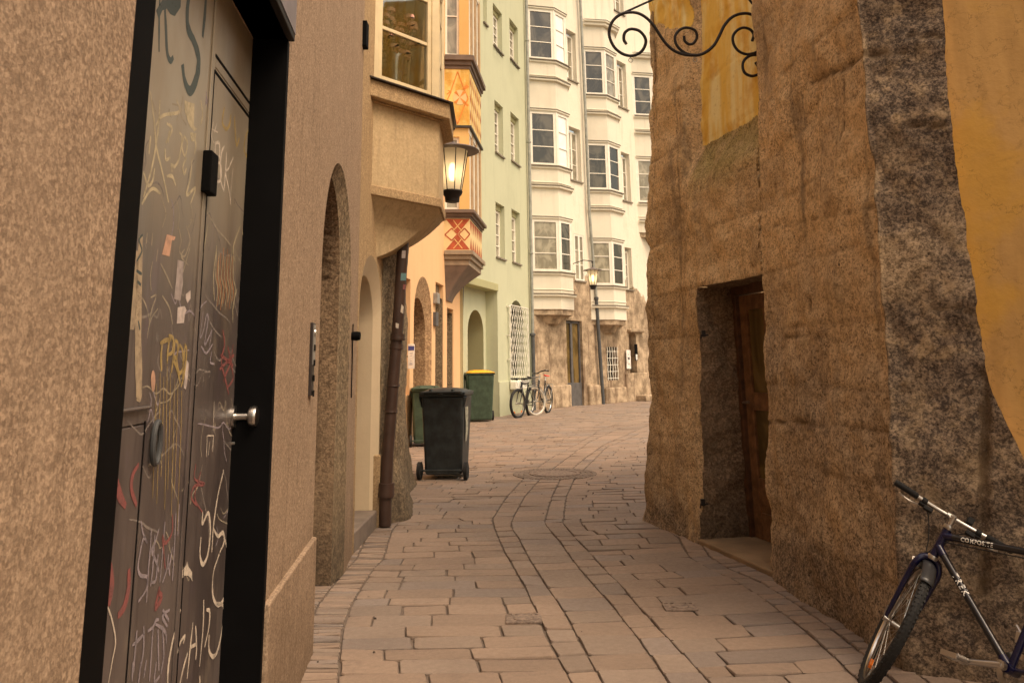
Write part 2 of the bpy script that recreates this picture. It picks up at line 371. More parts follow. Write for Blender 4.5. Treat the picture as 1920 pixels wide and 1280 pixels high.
def slab(pts,z0,z1,mb):
    mb.hexa([(p.x,p.y,z0) for p in pts],[(p.x,p.y,z1) for p in pts]); return mb
# ================================================================== PAVING
def curve(pxs): 
    return sorted([(g.y,g.x) for g in (gp(*p) for p in pxs)])
L1=curve([(1063,1262),(1027,1197),(1009,1152),(985,1102),(962,1060),(944,1031),(928,992),(922,974),(951,930),(987,891),(1034,858),(1086,830),(1131,802),(1190,786)])
L2=curve([(1098,1221),(1083,1194),(1057,1144),(1027,1102),(997,1054),(971,1007),(956,982),(984,930),(1016,894),(1065,857),(1105,828),(1160,803),(1205,792)])
R1=curve([(1253,1277),(1223,1232),(1199,1197),(1172,1166),(1142,1126),(1117,1101),(1075,1051),(1051,1016),(1020,981),(1034,933),(1052,896),(1089,865),(1131,834),(1190,808)])
R2=curve([(1326,1274),(1277,1220),(1238,1181),(1205,1145),(1166,1099),(1123,1054),(1098,1029),(1055,980),(1062,930),(1078,896),(1110,865),(1136,839),(1216,805)])
LC=curve([(635,1280),(641,1182),(659,1132),(700,1066),(718,1048),(736,991),(752,976)])
RC=curve([(1613,1278),(1543,1211),(1498,1172),(1438,1127),(1377,1087),(1332,1069),(1293,1045),(1271,1006),(1225,978)])
def ev(c,y,clampx=None):
    if y<=c[0][0]: i=0
    elif y>=c[-1][0]:
        i=len(c)-2
        if clampx is not None: return clampx
    else: i=max(k for k in range(len(c)-1) if c[k][0]<=y)
    (a,b),(e,f)=c[i],c[i+1]; return b+(f-b)*(y-a)/(e-a)
pv=[];pf=[];pc=[]
rs=random.Random(11)
def tint():
    k=rs.random(); s=rs.uniform(.86,1.14)
    c=(.285,.21,.158) if k<.55 else ((.262,.203,.16) if k<.85 else (.235,.19,.162))
    return tuple(x*s for x in c)+(1,)
def stone(P,gx=.004,gy=.0025,h=.0,bev=.004,jit=.004):
    """P: four plan corners (near-left, near-right, far-right, far-left)"""
    c=sum((Vector(p) for p in P),Vector((0,0)))/4; col=tint(); z=h+rs.uniform(-.002,.002); tx,ty=rs.uniform(-.004,.004),rs.uniform(-.004,.004)
    out=[]
    w=max(.02,(Vector(P[1])-Vector(P[0])).length/2); d=max(.02,(Vector(P[3])-Vector(P[0])).length/2)
    for p in P:
        p=Vector(p); v=p-c
        out.append(c+Vector((v.x*(1-gx/w),v.y*(1-gy/d)))+Vector((rs.uniform(-jit,jit),rs.uniform(-jit*.6,jit*.6))))
    # extra mid-points on long edges for a worn outline
    ring=[]
    for i in range(4):
        a,b=out[i],out[(i+1)%4]; ring.append(a.lerp(b,.06)); 
        for t in (.35,.66): ring.append(a.lerp(b,t)+Vector((rs.uniform(-jit,jit)*.5,rs.uniform(-jit,jit)*.5)))
        ring.append(a.lerp(b,.94))
    n=len(pv); k=len(ring)
    for p in ring:
        q=p+(c-p).normalized()*bev; zz=z+tx*(q.x-c.x)/w+ty*(q.y-c.y)/d; pv.append((q.x,q.y,zz)); pc.append(col)
    dk=tuple(x*.8 for x in col[:3])+(1,)
    for p in ring: pv.append((p.x,p.y,z-.005)); pc.append(dk)
    for p in ring: pv.append((p.x,p.y,-.03)); pc.append(tuple(x*.25 for x in col[:3])+(1,))
    pf.append(tuple(range(n,n+k)))
    for i in range(k):
        j=(i+1)%k; pf.append((n+k+i,n+k+j,n+j,n+i)); pf.append((n+2*k+i,n+2*k+j,n+k+j,n+k+i))
def section(ca,cb,y0,y1,rowf,wf,tilt=0,stag=True,ga=.005,gb=.0022,jit=.004):
    y=y0
    while y<y1:
        h=rowf(y); ya,yb=y,y+h
        xa0,xb0=ca(ya),cb(ya); xa1,xb1=ca(yb),cb(yb)
        if abs(xa1-xa0)>.8: xa1=xa0
        if abs(xb1-xb0)>.8: xb1=xb0
        if xb0-xa0>.03 or xb1-xa1>.03:
            t=[0.]; w=max(.05,(xb0-xa0+xb1-xa1)/2); q=rs.uniform(.3,1)*wf(y)/w if stag else wf(y)/w
            while q<.999-(.35*wf(y)/w if stag else 0): t.append(q); q+=wf(y)/w*(rs.uniform(.6,1.25) if stag else 1)
            t.append(1.)
            for u,v in zip(t[:-1],t[1:]):
                def X(k,a,b): return a+(b-a)*k
                x00,x10,x11,x01=X(u,xa0,xb0),X(v,xa0,xb0),X(v,xa1,xb1),X(u,xa1,xb1)
                if x10-x00<.02: continue
                tf=lambda x,yy:(x,yy+tilt*(x-cb(y) if tilt<0 else x-ca(y)))
                stone([tf(x00,ya),tf(x10,ya),tf(x11,yb),tf(x01,yb)],ga,gb,jit=jit)
        y=yb
row=lambda y: rs.uniform(.14,.215)*(1 if y<14 else 1.35)
far=13.
lc=lambda y: ev(LC,y,-1.3) if y<8.2 else -4.2
lc2=lambda y: lc(y)
section(lc2,lambda y:ev(L1,y),3.2,38,row,lambda y:.43,0)
section(lambda y:ev(L1,y),lambda y:ev(L2,y),3.2,30,lambda y:rs.uniform(.17,.26),lambda y:9,0.04)
section(lambda y:ev(L2,y),lambda y:ev(R1,y),3.2,30,lambda y:rs.uniform(.18,.28),lambda y:9,0.05)
section(lambda y:ev(R1,y),lambda y:ev(R2,y),3.2,30,lambda y:rs.uniform(.17,.26),lambda y:9,0.08)
rc=lambda y: ev(RC,y,1.3) if y<7.9 else 8.
section(lambda y:ev(R2,y),rc,3.1,38,row,lambda y:.46,.10)
# narrow cobbles along both walls
sub=lambda f,g,k:(lambda y:f(y)+(g(y)-f(y))*k)
wl=lambda y:-1.62
section(lambda y:lc(y)-.20,lc,3.4,8.1,lambda y:rs.uniform(.036,.062),lambda y:9,.0,ga=.006,gb=.0045,jit=.004)
section(lambda y:lc(y)-.40,lambda y:lc(y)-.20,3.43,8.1,lambda y:rs.uniform(.036,.062),lambda y:9,.0,ga=.006,gb=.0045,jit=.004)
section(lambda y:lc(y)-.66,lambda y:lc(y)-.40,3.4,8.0,lambda y:rs.uniform(.036,.062),lambda y:9,.0,ga=.006,gb=.0045,jit=.004)
section(lambda y:lc(y)-.95,lambda y:lc(y)-.66,3.4,6.7,lambda y:rs.uniform(.036,.062),lambda y:9,.0,ga=.006,gb=.0045,jit=.004)
for k in range(5):
    section(lambda y,k=k:rc(y)+.15*k+.004,lambda y,k=k:rc(y)+.15*(k+1),3.2+.03*k,7.8,lambda y:rs.uniform(.09,.14),lambda y:9,.12,ga=.004,gb=.004,jit=.004)
# paving behind the camera and under the feet
section(lambda y:-2.4,lambda y:2.6,-3.,3.15,row,lambda y:.5,0)
me=bpy.data.meshes.new('street_paving'); me.from_pydata(pv,[],pf)
at=me.color_attributes.new('tint','FLOAT_COLOR','POINT'); at.data.foreach_set('color',[x for c in pc for x in c])
me.materials.append(MAT['paving']); o=bpy.data.objects.new('street_paving',me); COL.objects.link(o); tag(o,'brown and violet grey stone slab paving of the lane','paving',kind='structure')
g=MB(); g.quad((-60,-40,-.0125),(60,-40,-.0125),(60,90,-.0125),(-60,90,-.0125)); o=g.build('ground','mortar'); tag(o,'dark earth and mortar bed below the paving','ground',kind='structure')
plain('cover_iron',(.21,.16,.128),.75,vs=40,var=.4)
# covers in the paving
def cover(px,py,w,d,label):
    c=gp(px,py); t=thing('utility_cover',label,'cover',(c.x,c.y,0),'small covers in the paving')
    m=MB(); m.box((c.x,c.y,.004),(w,d,.012)); m.build('frame','cover_iron',t,bevel=.003)
    m=MB(); m.lathe((c.x,c.y,0),[(0,.016),(min(w,d)*.36,.016),(min(w,d)*.40,.013),(min(w,d)*.4,.005)],seg=20)
    for k in range(5): m.box((c.x-w*.38+k*w*.19,c.y+d*.38,.013),(w*.1,d*.08,.006))
    m.build('lid','cover_iron',t)
cover(982,1161,.20,.15,'small worn oval iron cover left of the centre paving band')
cover(1275,1139,.19,.13,'small square iron cover right of the centre paving band')
c=gp(1040,888); t=thing('manhole_cover','round manhole cover ringed with tiny cobbles in mid lane','manhole cover',(c.x,c.y,0))
m=MB(); m.lathe((c.x,c.y,0),[(0,.012),(.27,.012),(.27,.006),(.29,.006),(.29,.013),(.33,.013),(.33,.0)],seg=40); m.build('lid','cover_iron',t)
m=MB()
for rr in (.38,.45,.52):
    n=int(rr*2*math.pi/.075)
    for k in range(n):
        a=2*math.pi*k/n+rr*9; R=Matrix.Rotation(a,3,'Z'); m.box(Vector((c.x,c.y,.001))+R@Vector((rr,0,0)),(.058,.06,.014+rs.uniform(0,.003)),R)
m.build('cobble_ring','step_stone',t,bevel=.004)

m=MB(); rl=random.Random(4)
for k in range(150):
    y=rl.uniform(3.4,20); x=rl.uniform(-1.2,1.6) if rl.random()<.4 else (ev(LC,y,-1.)-rl.uniform(0,.5) if y<8 and rl.random()<.5 else (ev(RC,y,1.2)+rl.uniform(.1,.45) if y<7.6 else rl.uniform(-1,3)))
    r=rl.uniform(.003,.010); a=rl.uniform(0,6); n=5
    pts=[(x+r*rl.uniform(.6,1.3)*math.cos(a+i*6.28/n),y+r*rl.uniform(.6,1.3)*math.sin(a+i*6.28/n)) for i in range(n)]
    m.hexa([(p[0],p[1],-.002) for p in pts],[(x+(p[0]-x)*.7,y+(p[1]-y)*.7,r*.7) for p in pts])
tag(m.build('grit',plain('grit',(.16,.12,.09),.9,vs=3,var=.9)),'scattered grit and crumbs on the paving','grit',kind='stuff')
# ================================================================== ROUGH WALL GRID
class Rough:
    def __init__(s,pts,batter,amp=.03,seed=0,blend=.12,side=(0,0)):
        s.P=[Vector(p) for p in pts]; s.batter=batter; s.amp=amp; s.seed=seed; s.blend=blend
        s.w=[W(a,b,side[i] if isinstance(side,list) else side) for i,(a,b) in enumerate(zip(s.P[:-1],s.P[1:]))]; s.acc=[0]
        for w in s.w: s.acc.append(s.acc[-1]+w.L)
    def base(s,a):
        i=max(0,min(len(s.w)-1,max([k for k in range(len(s.w)) if s.acc[k]<=a] or [0]))); w=s.w[i]; u=a-s.acc[i]
        n=w.n.copy(); 
        if i>0 and u<s.blend: n=n.lerp(s.w[i-1].n,.5*(1-u/s.blend))
        if i<len(s.w)-1 and w.L-u<s.blend: n=n.lerp(s.w[i+1].n,.5*(1-(w.L-u)/s.blend))
        return w.p0+w.d*u,n.normalized()
    def rough(s,p):
        q=Vector((p.x*1.0,p.y*1.0,p.z))+Vector((s.seed*7.3,0,0))
        return s.amp*(noise.fractal(q*1.6,1,2,3)*1.2+noise.fractal(q*7,1,2,3)*.42+noise.noise(q*26)*.13)
    def pos(s,a,z,extra=0,k=1.):
        b,n=s.base(a); p=Vector((b.x,b.y,z)); off=-s.batter*z+extra+k*s.rough(p)
        return Vector((b.x+n.x*off,b.y+n.y*off,z))
def grid(fn,us,vs,name,mat,parent,keep=None,attr=None,flip=False,split=None):
    V=[fn(u,v) for v in vs for u in us]; nu=len(us); fa={}
    for j in range(len(vs)-1):
        for i in range(nu-1):
            uc,vc=(us[i]+us[i+1])/2,(vs[j]+vs[j+1])/2
            if keep and not keep(uc,vc): continue
            key=split(uc,vc) if split else 0
            fa.setdefault(key,[]).append((j*nu+i,j*nu+i+1,(j+1)*nu+i+1,(j+1)*nu+i))
    out={}
    off=origin(parent)
    for key,fs in fa.items():
        used=sorted({x for f in fs for x in f}); mp={x:i for i,x in enumerate(used)}
        me=bpy.data.meshes.new('grid'); me.from_pydata([V[x]-off for x in used],[],[tuple(mp[x] for x in f) for f in fs])
        if attr:
            at=me.color_attributes.new('zone','FLOAT_COLOR','POINT'); dat=[]; dat2=[]
            for x in used: q_=list(attr(us[x%nu],vs[x//nu])); dat+=(q_+[.5])[:4]; dat2+=(q_[4:7]+[1.]) if len(q_)>4 else [0,0,0,1.]
            at.data.foreach_set('color',dat); at=me.color_attributes.new('zone2','FLOAT_COLOR','POINT'); at.data.foreach_set('color',dat2)
        mm=mat[key] if isinstance(mat,dict) else mat
        me.materials.append(MAT[mm]); nm=name[key] if isinstance(name,dict) else name
        me.name=nm
        for p in me.polygons: p.use_smooth=True
        o=bpy.data.objects.new(nm,me); COL.objects.link(o); o.parent=parent; out[key]=o
    return out
def fr(a,b,st): 
    n=max(1,int(round((b-a)/st))); return [a+(b-a)*i/n for i in range(n+1)]
def sstep(x,a,b):
    t=max(0,min(1,(x-a)/(b-a))); return t*t*(3-2*t)
# ================================================================== TUFF STONE HOUSE (right)
C_=(1.20,7.73);A_=(1.46,6.75);B_=(1.71,5.75);D_=(1.80,4.05);E_=(3.5,3.03)
tuff=thing('old_stone_house','old house of pitted brown tuff with yellow plaster patch and deep doorway','house',(1.9,5.5,0))
RW=Rough([(2.9,9.3),C_,A_,B_,D_,E_],.05,.036,seed=3,side=[(0,20),(0,0),(0,0),(0,0),(0,0)])
sC,sA,sB,sD,sE=RW.acc[1:]
wB=W(A_,B_); wD=W(B_,D_); wE=W(D_,E_)
zl=wB.uv(1415,517,-.10)[1]; zl0=wB.uv(1310,541,-.10)[1]
ledge=wD.uv(1420,190,-.16)[1]; sR=sB+wD.uv(1420,150,-.17)[0]
sdoor0=sA+.02; sdoor1=sB-.01
ob=[wE.uv(x,y,-.12) for x,y in [(1767,0),(1776,160),(1795,330),(1822,500),(1850,700),(1885,790),(1925,865),(2060,1000),(2400,1290)]]
ob=sorted([(z,s+sD) for s,z in ob])
def obs(z): return obs0(z)+.014*noise.noise(Vector((z*6,1,1)))+.008*noise.noise(Vector((z*23,4,1)))
def obs0(z):
    if z>ob[-1][0]: return ob[-1][1]-.02*(z-ob[-1][0])
    if z<ob[0][0]: return ob[0][1]+.3
    for (a,b),(c,d) in zip(ob[:-1],ob[1:]):
        if a<=z<=c: return b+(d-b)*(z-a)/(c-a)
rec_d=.15
def recess(a,z):
    wob=.035*noise.noise(Vector((a*5,z*5,9)))
    k=sstep(a+wob*.6,sA-.22,sA-.16)*(1-sstep(a+wob*.4,sR-.008,sR+.012))
    lz=ledge-.02+wob*1.5
    return k*sstep(z,lz-.42,lz)
def isyellow(a,z):
    wob=.05*noise.noise(Vector((a*6,z*6,4)))+.02*noise.noise(Vector((a*22,z*22,4)))
    y1=sstep(a,sA-.17,sA-.13)*(1-sstep(a,sR-.004,sR+.01))*sstep(z,ledge-.07+wob*.5,ledge+.03+wob*.5)
    y2=(1-sstep(a,sA-.22,sA-.17))*sstep(z+wob,4.60+.5*(sA-a-.5)-.06,4.60+.5*(sA-a-.5)+.06)
    return max(y1,y2)
joints=[]   # grooves: (s0,z0,s1,z1,width,depth)
def jn(w,s0,pts,wd=.012,dp=.02):
    q=[(w.uv(x,y,-.1)[0]+s0,w.uv(x,y,-.1)[1]) for x,y in pts]
    for a,b in zip(q[:-1],q[1:]): joints.append((*a,*b,wd,dp))
jn(wD,sB,[(1500,155),(1560,130),(1610,95),(1668,62)],.022,.02); jn(wD,sB,[(1565,128),(1568,200),(1566,260)],.012,.016); jn(wD,sB,[(1512,180),(1505,250)],.012,.012)
jn(wD,sB,[(1440,790),(1530,790),(1610,800),(1690,812)],.014,.016); jn(wD,sB,[(1440,632),(1520,630),(1600,640)],.012,.010); jn(wD,sB,[(1520,560),(1523,640),(1535,780)],.012,.01)
jn(wE,sD,[(1700,232),(1790,236)],.014,.02); jn(wE,sD,[(1700,60),(1765,62)],.014,.02); jn(wE,sD,[(1715,575),(1790,575),(1830,590)],.014,.02)
jn(wD,sB,[(1420,430),(1520,410),(1600,395),(1668,380)],.012,.008)
jn(wE,sD,[(1848,700),(1846,900),(1845,1100)],.03,.03)
def groove(a,z):
    d=0
    for s0,z0,s1,z1,w,dp in joints:
        if a<min(s0,s1)-.05 or a>max(s0,s1)+.05 or z<min(z0,z1)-.05 or z>max(z0,z1)+.05: continue
        vx,vz=s1-s0,z1-z0; t=max(0,min(1,((a-s0)*vx+(z-z0)*vz)/(vx*vx+vz*vz))); r=math.hypot(a-s0-vx*t,z-z0-vz*t)
        r+=.01*noise.noise(Vector((a*9,z*9,2)))
        if r<w: d=min(d,-dp*(1-r/w))
    return d
rowz=[-.3,.34,.78,1.25,1.62,2.02,2.5,2.86,3.35,3.9,4.4,5.0,9.]
def blk(a,z):
    zz_=z+.03*noise.noise(Vector((a*1.7,z,3))); k=max(i for i in range(len(rowz)-1) if rowz[i]<=max(zz_,-.29)); r2=random.Random(k*31+5)
    x=-.3-r2.random()*.5; c=0
    aa=a+.03*noise.noise(Vector((z*2.3,k,7)))
    while True:
        w_=r2.uniform(.45,1.05)
        if aa<x+w_: break
        x+=w_; c+=1
    t=random.Random(k*97+c*13).random(); d=min(aa-x,x+w_-aa,zz_-rowz[k],rowz[k+1]-zz_)
    ero=.5+.5*noise.noise(Vector((a*2.1,z*2.1,11)))
    return t,(-.012*ero*max(0,1-d/.018))+.008*(t-.5)
def rwpos(a,z):
    # last segment is stretched to the curved plaster edge
    if a>sD:
        u=(a-sD)/(sE-sD); a=sD+u*(obs(z)-sD)
    bd_=blk(a,z)[1]
    foot=bd_+.035*math.exp(-max(0,z)/.16) if a<sD else .03*math.exp(-max(0,z)/.2)
    rc_=recess(a,z); yl=isyellow(a,z)
    blocky=0
    if a<sA: # buttress bulges
        blocky=.012*math.sin(z*2.3+1)+.012*noise.noise(Vector((z*3.5,5,5)))
    if a>sD-.02: foot+=.012
    k=1-.85*min(1,rc_*yl)
    return RW.pos(a,z,-rec_d*rc_+foot+blocky+groove(a,z),k)
def rzone(a,z):
    if a>sD: aa=sD+(a-sD)/(sE-sD)*(obs(z)-sD)
    else: aa=a
    n=noise.fractal(Vector((aa*1.3,z*1.3,1)),1,2,4)
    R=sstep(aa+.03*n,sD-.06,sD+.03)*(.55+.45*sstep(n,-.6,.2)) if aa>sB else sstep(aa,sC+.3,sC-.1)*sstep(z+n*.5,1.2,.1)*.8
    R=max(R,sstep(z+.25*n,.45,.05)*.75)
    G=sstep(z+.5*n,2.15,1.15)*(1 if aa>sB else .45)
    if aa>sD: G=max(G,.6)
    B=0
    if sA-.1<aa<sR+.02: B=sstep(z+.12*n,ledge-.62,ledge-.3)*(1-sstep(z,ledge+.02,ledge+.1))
    t_,o_=blk(aa,z); jd=min(1,-min(0,o_-.008*(t_-.5))/.010); gj=min(1,-groove(aa,z)/.012)
    return R,G,B,t_,max(jd*.7,gj),isyellow(aa,z),0
us=fr(0,sC-.3,.12)[:-1]+fr(sC-.3,sdoor0,.022)[:-1]+fr(sdoor0,sdoor1,.022)[:-1]+fr(sdoor1,sR-.02,.022)[:-1]+fr(sR-.02,sR+.02,.005)[:-1]+fr(sR+.02,sD,.022)[:-1]+fr(sD,sE,(sE-sD)/34)
vs=fr(-.05,zl,.022)[:-1]+fr(zl,5.1,.022)[:-1]+fr(5.1,6.2,.25)
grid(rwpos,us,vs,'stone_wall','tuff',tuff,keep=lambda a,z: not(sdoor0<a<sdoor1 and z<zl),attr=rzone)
# doorway reveals
nA=W(A_,B_).n; dn=.42
def jamb(a,dirsign):
    def fn(u,z):
        p=rwpos(a,z); q=p-Vector((nA.x,nA.y,0))*u
        k=min(1,u/.05); return q+Vector((wB.d.x,wB.d.y,0))*(k*dirsign*(.03*u/.4+ .03*noise.fractal(Vector((u*5,z*5,3)),1,2,3)+.012*noise.noise(Vector((u*28,z*28,3)))))
    return fn
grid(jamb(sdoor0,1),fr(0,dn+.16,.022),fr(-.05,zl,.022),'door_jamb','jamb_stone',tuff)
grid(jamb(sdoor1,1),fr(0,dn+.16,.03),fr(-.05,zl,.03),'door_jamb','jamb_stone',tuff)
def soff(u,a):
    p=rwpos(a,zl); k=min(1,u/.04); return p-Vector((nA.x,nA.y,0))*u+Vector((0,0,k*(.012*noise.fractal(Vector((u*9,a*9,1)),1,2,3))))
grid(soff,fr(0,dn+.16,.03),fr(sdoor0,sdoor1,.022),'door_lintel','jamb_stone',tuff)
m=MB(); wB.box(m,-.02,wB.L+.05,-.03,.035,-dn-.2,.03); 
o=m.build('threshold','threshold',tuff,bevel=.012)
# timber door with glazed panels
m=MB(); od=-dn
wB.box(m,.0,.09,.035,zl+.02,od-.05,od+.03); wB.box(m,wB.L-.09,wB.L+.0,.035,zl+.02,od-.05,od+.03); wB.box(m,.09,wB.L-.09,zl-.07,zl+.03,od-.05,od+.03)
fo=m.build('door_frame','wood_brown',tuff,bevel=.006)
m=MB(); x0,x1=.10,wB.L-.10; st=.11
for a,b in ((x0,x0+st),(x1-st,x1),((x0+x1)/2-.06,(x0+x1)/2+.06)): wB.box(m,a,b,.04,zl-.08,od-.04,od)
for z0,z1 in ((.04,.24),(.30,.50),(1.02,1.16),(zl-.2,zl-.08)):
    wB.box(m,x0+st,(x0+x1)/2-.06,z0,z1,od-.038,od-.004); wB.box(m,(x0+x1)/2+.06,x1-st,z0,z1,od-.038,od-.004)
wB.box(m,x0+.03,x1-.03,.22,.32,od-.036,od-.012)
dr=m.build('door','wood_light',tuff,bevel=.004)
g=MB(); wB.box(g,x0+.05,x1-.05,.42,zl-.12,od-.03,od-.02); g.build('glass_panel','glass_warm',dr)
g=MB(); g.tube([wB.P(x0+.05,1.08,od),wB.P(x0+.05,1.08,od+.05),wB.P(x0+.14,1.08,od+.055)],.009,8); g.build('handle','steel',dr,smooth=True)
# iron hooks in the stone
for px,py in ((1312,628),(1322,945)):
    a,z=wB.uv(px,py,-.02); p=rwpos(sA+max(.0,a)-.02,z); m=MB(); m.tube([p+Vector((.03,0,0)),p+Vector((-.03,-.01,0)),p+Vector((-.035,-.015,-.03))],.007,6); m.box(p+Vector((-.01,0,.012)),(.03,.03,.05)); m.build('iron_hook','iron',tuff)
# edge of the stone beside the plaster and the ochre plaster behind it
def edge(u,z):
    p=rwpos(sE,z); n=wE.n; return p-Vector((n.x,n.y,0))*u+Vector((wE.d.x,wE.d.y,0))*(-.12*u)
grid(edge,fr(0,.12,.02),fr(-.05,6.2,.03),'stone_edge','tuff',tuff,attr=lambda u,z:(.15,.2,0))
def och(a,z):
    b=wE.p0+wE.d*a; off=-.05*z-.05+.012*noise.fractal(Vector((a*1.5,z*1.1,2)),1,2,3); off+=.05*sstep(a+sD-obs(z),.5,0)*0
    return Vector((b.x+wE.n.x*off,b.y+wE.n.y*off,z))
grid(och,fr(.28,wE.L+1.2,.05),fr(-.05,6.2,.06),'ochre_plaster_wall','ochre_plaster',tuff)
m=MB(); Wk=W((wE.P(wE.L+1.2,0).x,wE.P(wE.L+1.2,0).y),(4.6,-4),side=(0,0)); m.quad(Wk.P(0,-.05,-.1),Wk.P(Wk.L,-.05),Wk.P(Wk.L,5.5),Wk.P(0,5.5,-.1)); m.build('side_wall','ochre_plaster',tuff)
# rear wall of the old house so that it is closed towards the back lane
m=MB(); Wk=W((2.9,9.3),(9,10.6),side=(2,14)); m.quad(Wk.P(0,-.05),Wk.P(Wk.L,-.05),Wk.P(Wk.L,6.2),Wk.P(0,6.2)); m.build('rear_wall','ochre_plaster',tuff)
# ================================================================== ROUGHCAST HOUSE (left)
def seethrough(name,tint=(.93,.95,.92),k=.16):
    q=NM(name,.03); n=q.n; tr=n.new('ShaderNodeBsdfTransparent'); tr.inputs[0].default_value=tint+(1,); gl=n.new('ShaderNodeBsdfGlossy'); gl.inputs['Roughness'].default_value=.03
    fz=n.new('ShaderNodeLayerWeight'); fz.inputs[0].default_value=.35; ms=n.new('ShaderNodeMixShader')
    q.l.new(q.math('ADD',q.math('MULTIPLY',fz.outputs['Fresnel'],.6),k*.4),ms.inputs[0]); q.l.new(tr.outputs[0],ms.inputs[1]); q.l.new(gl.outputs[0],ms.inputs[2]); q.l.new(ms.outputs[0],n['Material Output'].inputs['Surface']); MAT[name]=q.m
seethrough('clear_glass')
lh=thing('roughcast_house','beige roughcast house with a graffitied black double door, two arches and an oriel','house',(-1.2,4,0))
LW=W((-.533,-1.0),(-1.26,6.5)); LW2=W((-1.26,6.5),(-1.25,7.66))
LW.n=Vector((LW.d.y,-LW.d.x)); LW2.n=Vector((LW2.d.y,-LW2.d.x))
ds0=LW.uv(197,690)[0]; ds1=LW.uv(513,690)[0]; dzt=LW.uv(551,103)[1]; DD=.14
a10=LW.uv(597,690)[0]; a11=LW.uv(654,690)[0]; a1z=LW.uv(643,318)[1]
doorhole=rect(ds0,ds1,.03,dzt); arch1=arch(a10,a11,.0,a1z,20)
HT=7.6
m=MB(); LW.face(m,rect(-6,LW.L,-.05,HT),[doorhole,arch1]); reveal(LW,m,doorhole,DD+.02,False)
m.build('wall','roughcast',lh,recalc=True)
# arch 1: stone order and deep jamb
inner=arch(a10+.05,a11-.30,.0,a1z-.10,20); dd1=.05
m=MB()
for i in range(1,len(arch1)):
    a,b=arch1[i],arch1[(i+1)%len(arch1)]; c,d=inner[i],inner[(i+1)%len(inner)]
    m.quad(LW.P(a[0],a[1],0),LW.P(b[0],b[1],0),LW.P(d[0],d[1],-dd1),LW.P(c[0],c[1],-dd1))
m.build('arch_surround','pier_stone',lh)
def jam(u,t):
    # walk round the inner arch outline
    n=len(inner); k=t*(n-2)+1; i=int(min(k,n-1)); f=k-i; a=Vector(inner[i]); b=Vector(inner[(i+1)%n]); p=a.lerp(b,f)
    q=LW.P(p.x,p.y,-dd1-u); kk=min(1,u/.05); r=noise.fractal(q*6,1,2,3)*.025+noise.noise(q*24)*.008
    return q+Vector((LW.d.x,LW.d.y,0))*r*kk+Vector((0,0,r*.3*kk))
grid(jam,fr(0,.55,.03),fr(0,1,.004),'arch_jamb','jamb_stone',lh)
m=MB(); LW.box(m,a10-.1,a11,.0,a1z,-.66,-.6); m.build('inner_door','wood_brown',lh)
# rough foot of the jamb
# second piece of wall with arch 2
b0=LW2.uv(671,690)[0]; b1=LW2.uv(713,690)[0]; bz=LW2.uv(701,482)[1]
arch2=arch(b0,b1,.0,bz,20); LW2.box
inner2=arch(b0+.16,b1-.05,.0,bz-.17,20)
m=MB(); LW2.face(m,rect(0,LW2.L,-.05,HT),[arch2]); m.build('wall','roughcast_fine',lh)
m=MB()
for i in range(1,len(arch2)):
    a,b=arch2[i],arch2[(i+1)%len(arch2)]; c,d=inner2[i],inner2[(i+1)%len(inner2)]
    m.quad(LW2.P(a[0],a[1],0),LW2.P(b[0],b[1],0),LW2.P(d[0],d[1],-.07),LW2.P(c[0],c[1],-.07))
m.build('arch_surround','cream_reveal',lh)
m=MB(); n=len(inner2)
for i in range(1,n):
    a,b=inner2[i],inner2[(i+1)%n]; m.quad(LW2.P(a[0],a[1],-.07),LW2.P(b[0],b[1],-.07),LW2.P(b[0],b[1],-.75),LW2.P(a[0],a[1],-.75))
m.build('arch_jamb','cream_reveal',lh,smooth=True)
m=MB(); LW2.box(m,b0,b1,0,bz,-.82,-.75); m.build('inner_door','wood_brown',lh)
m=MB(); LW2.box(m,b0+.02,b1-.04,-.03,.15,-.75,.0); m.build('door_step','step_stone',lh,bevel=.012)
# plinth mouldings
m=MB(); zp=LW.uv(535,1050)[1]; 
n=len(m.v); LW.box(m,ds1+.01,a10-.01,-.04,.55,-.01,.022); m.build('plinth','roughcast',lh,bevel=.008)
m=MB(); LW2.box(m,b1-.03,b1+.06,-.04,.62,-.10,.02); m.build('plinth','roughcast_fine',lh,bevel=.012)
# leaning pier with slumped stone foot and the wall behind it
PR=Rough([(-1.25,7.62),(-1.15,7.98),(-1.15,8.35),(-1.32,9.3),(-1.37,10.3),(-2.9,10.55)],0.0,.03,seed=8,side=(1,8.2))
def prp(a,z):
    f=sstep(a,.0,.35)*(.10*math.exp(-max(0,z)/.28)+.04*math.exp(-max(0,z)/1.2))
    return PR.pos(a,z,f,1 if z<3 else .5)
grid(prp,fr(0,PR.acc[-2],.03)+fr(PR.acc[-2],PR.acc[-1],.15)[1:],fr(-.05,3.2,.03)[:-1]+fr(3.2,HT,.2),'rubble_pier','pier_stone',lh)
# ---- lintel hood, frame and leaves of the black door
m=MB(); LW.box(m,ds0-.03,ds1+.004,dzt,dzt+.75,-DD,.028); m.build('door_hood','dark_frame',lh,bevel=.004)
m=MB(); LW.box(m,ds0-.03,ds1+.0,dzt+.03,dzt+.75,.028,.031); m.build('hood_lit_face',plain('hood_lit_grey',(.16,.13,.15),.4),lh)  # thin pale plate: the hood's lit front face put into colour
e0=LW.uv(226,690,-DD)[0]; e1=LW.uv(447,690,-DD)[0]; es=LW.uv(364,690,-DD)[0]
m=MB(); LW.box(m,ds0,e0,.03,dzt,-DD-.04,-DD+.015); LW.box(m,e1,ds1,.03,dzt,-DD-.04,-DD+.03); LW.box(m,ds1-.02,ds1+.02,.03,dzt,-DD-.05,.004); LW.box(m,e0,e1,.0,.05,-DD-.04,-DD+.02)
m.build('door_frame','black_paint',lh)
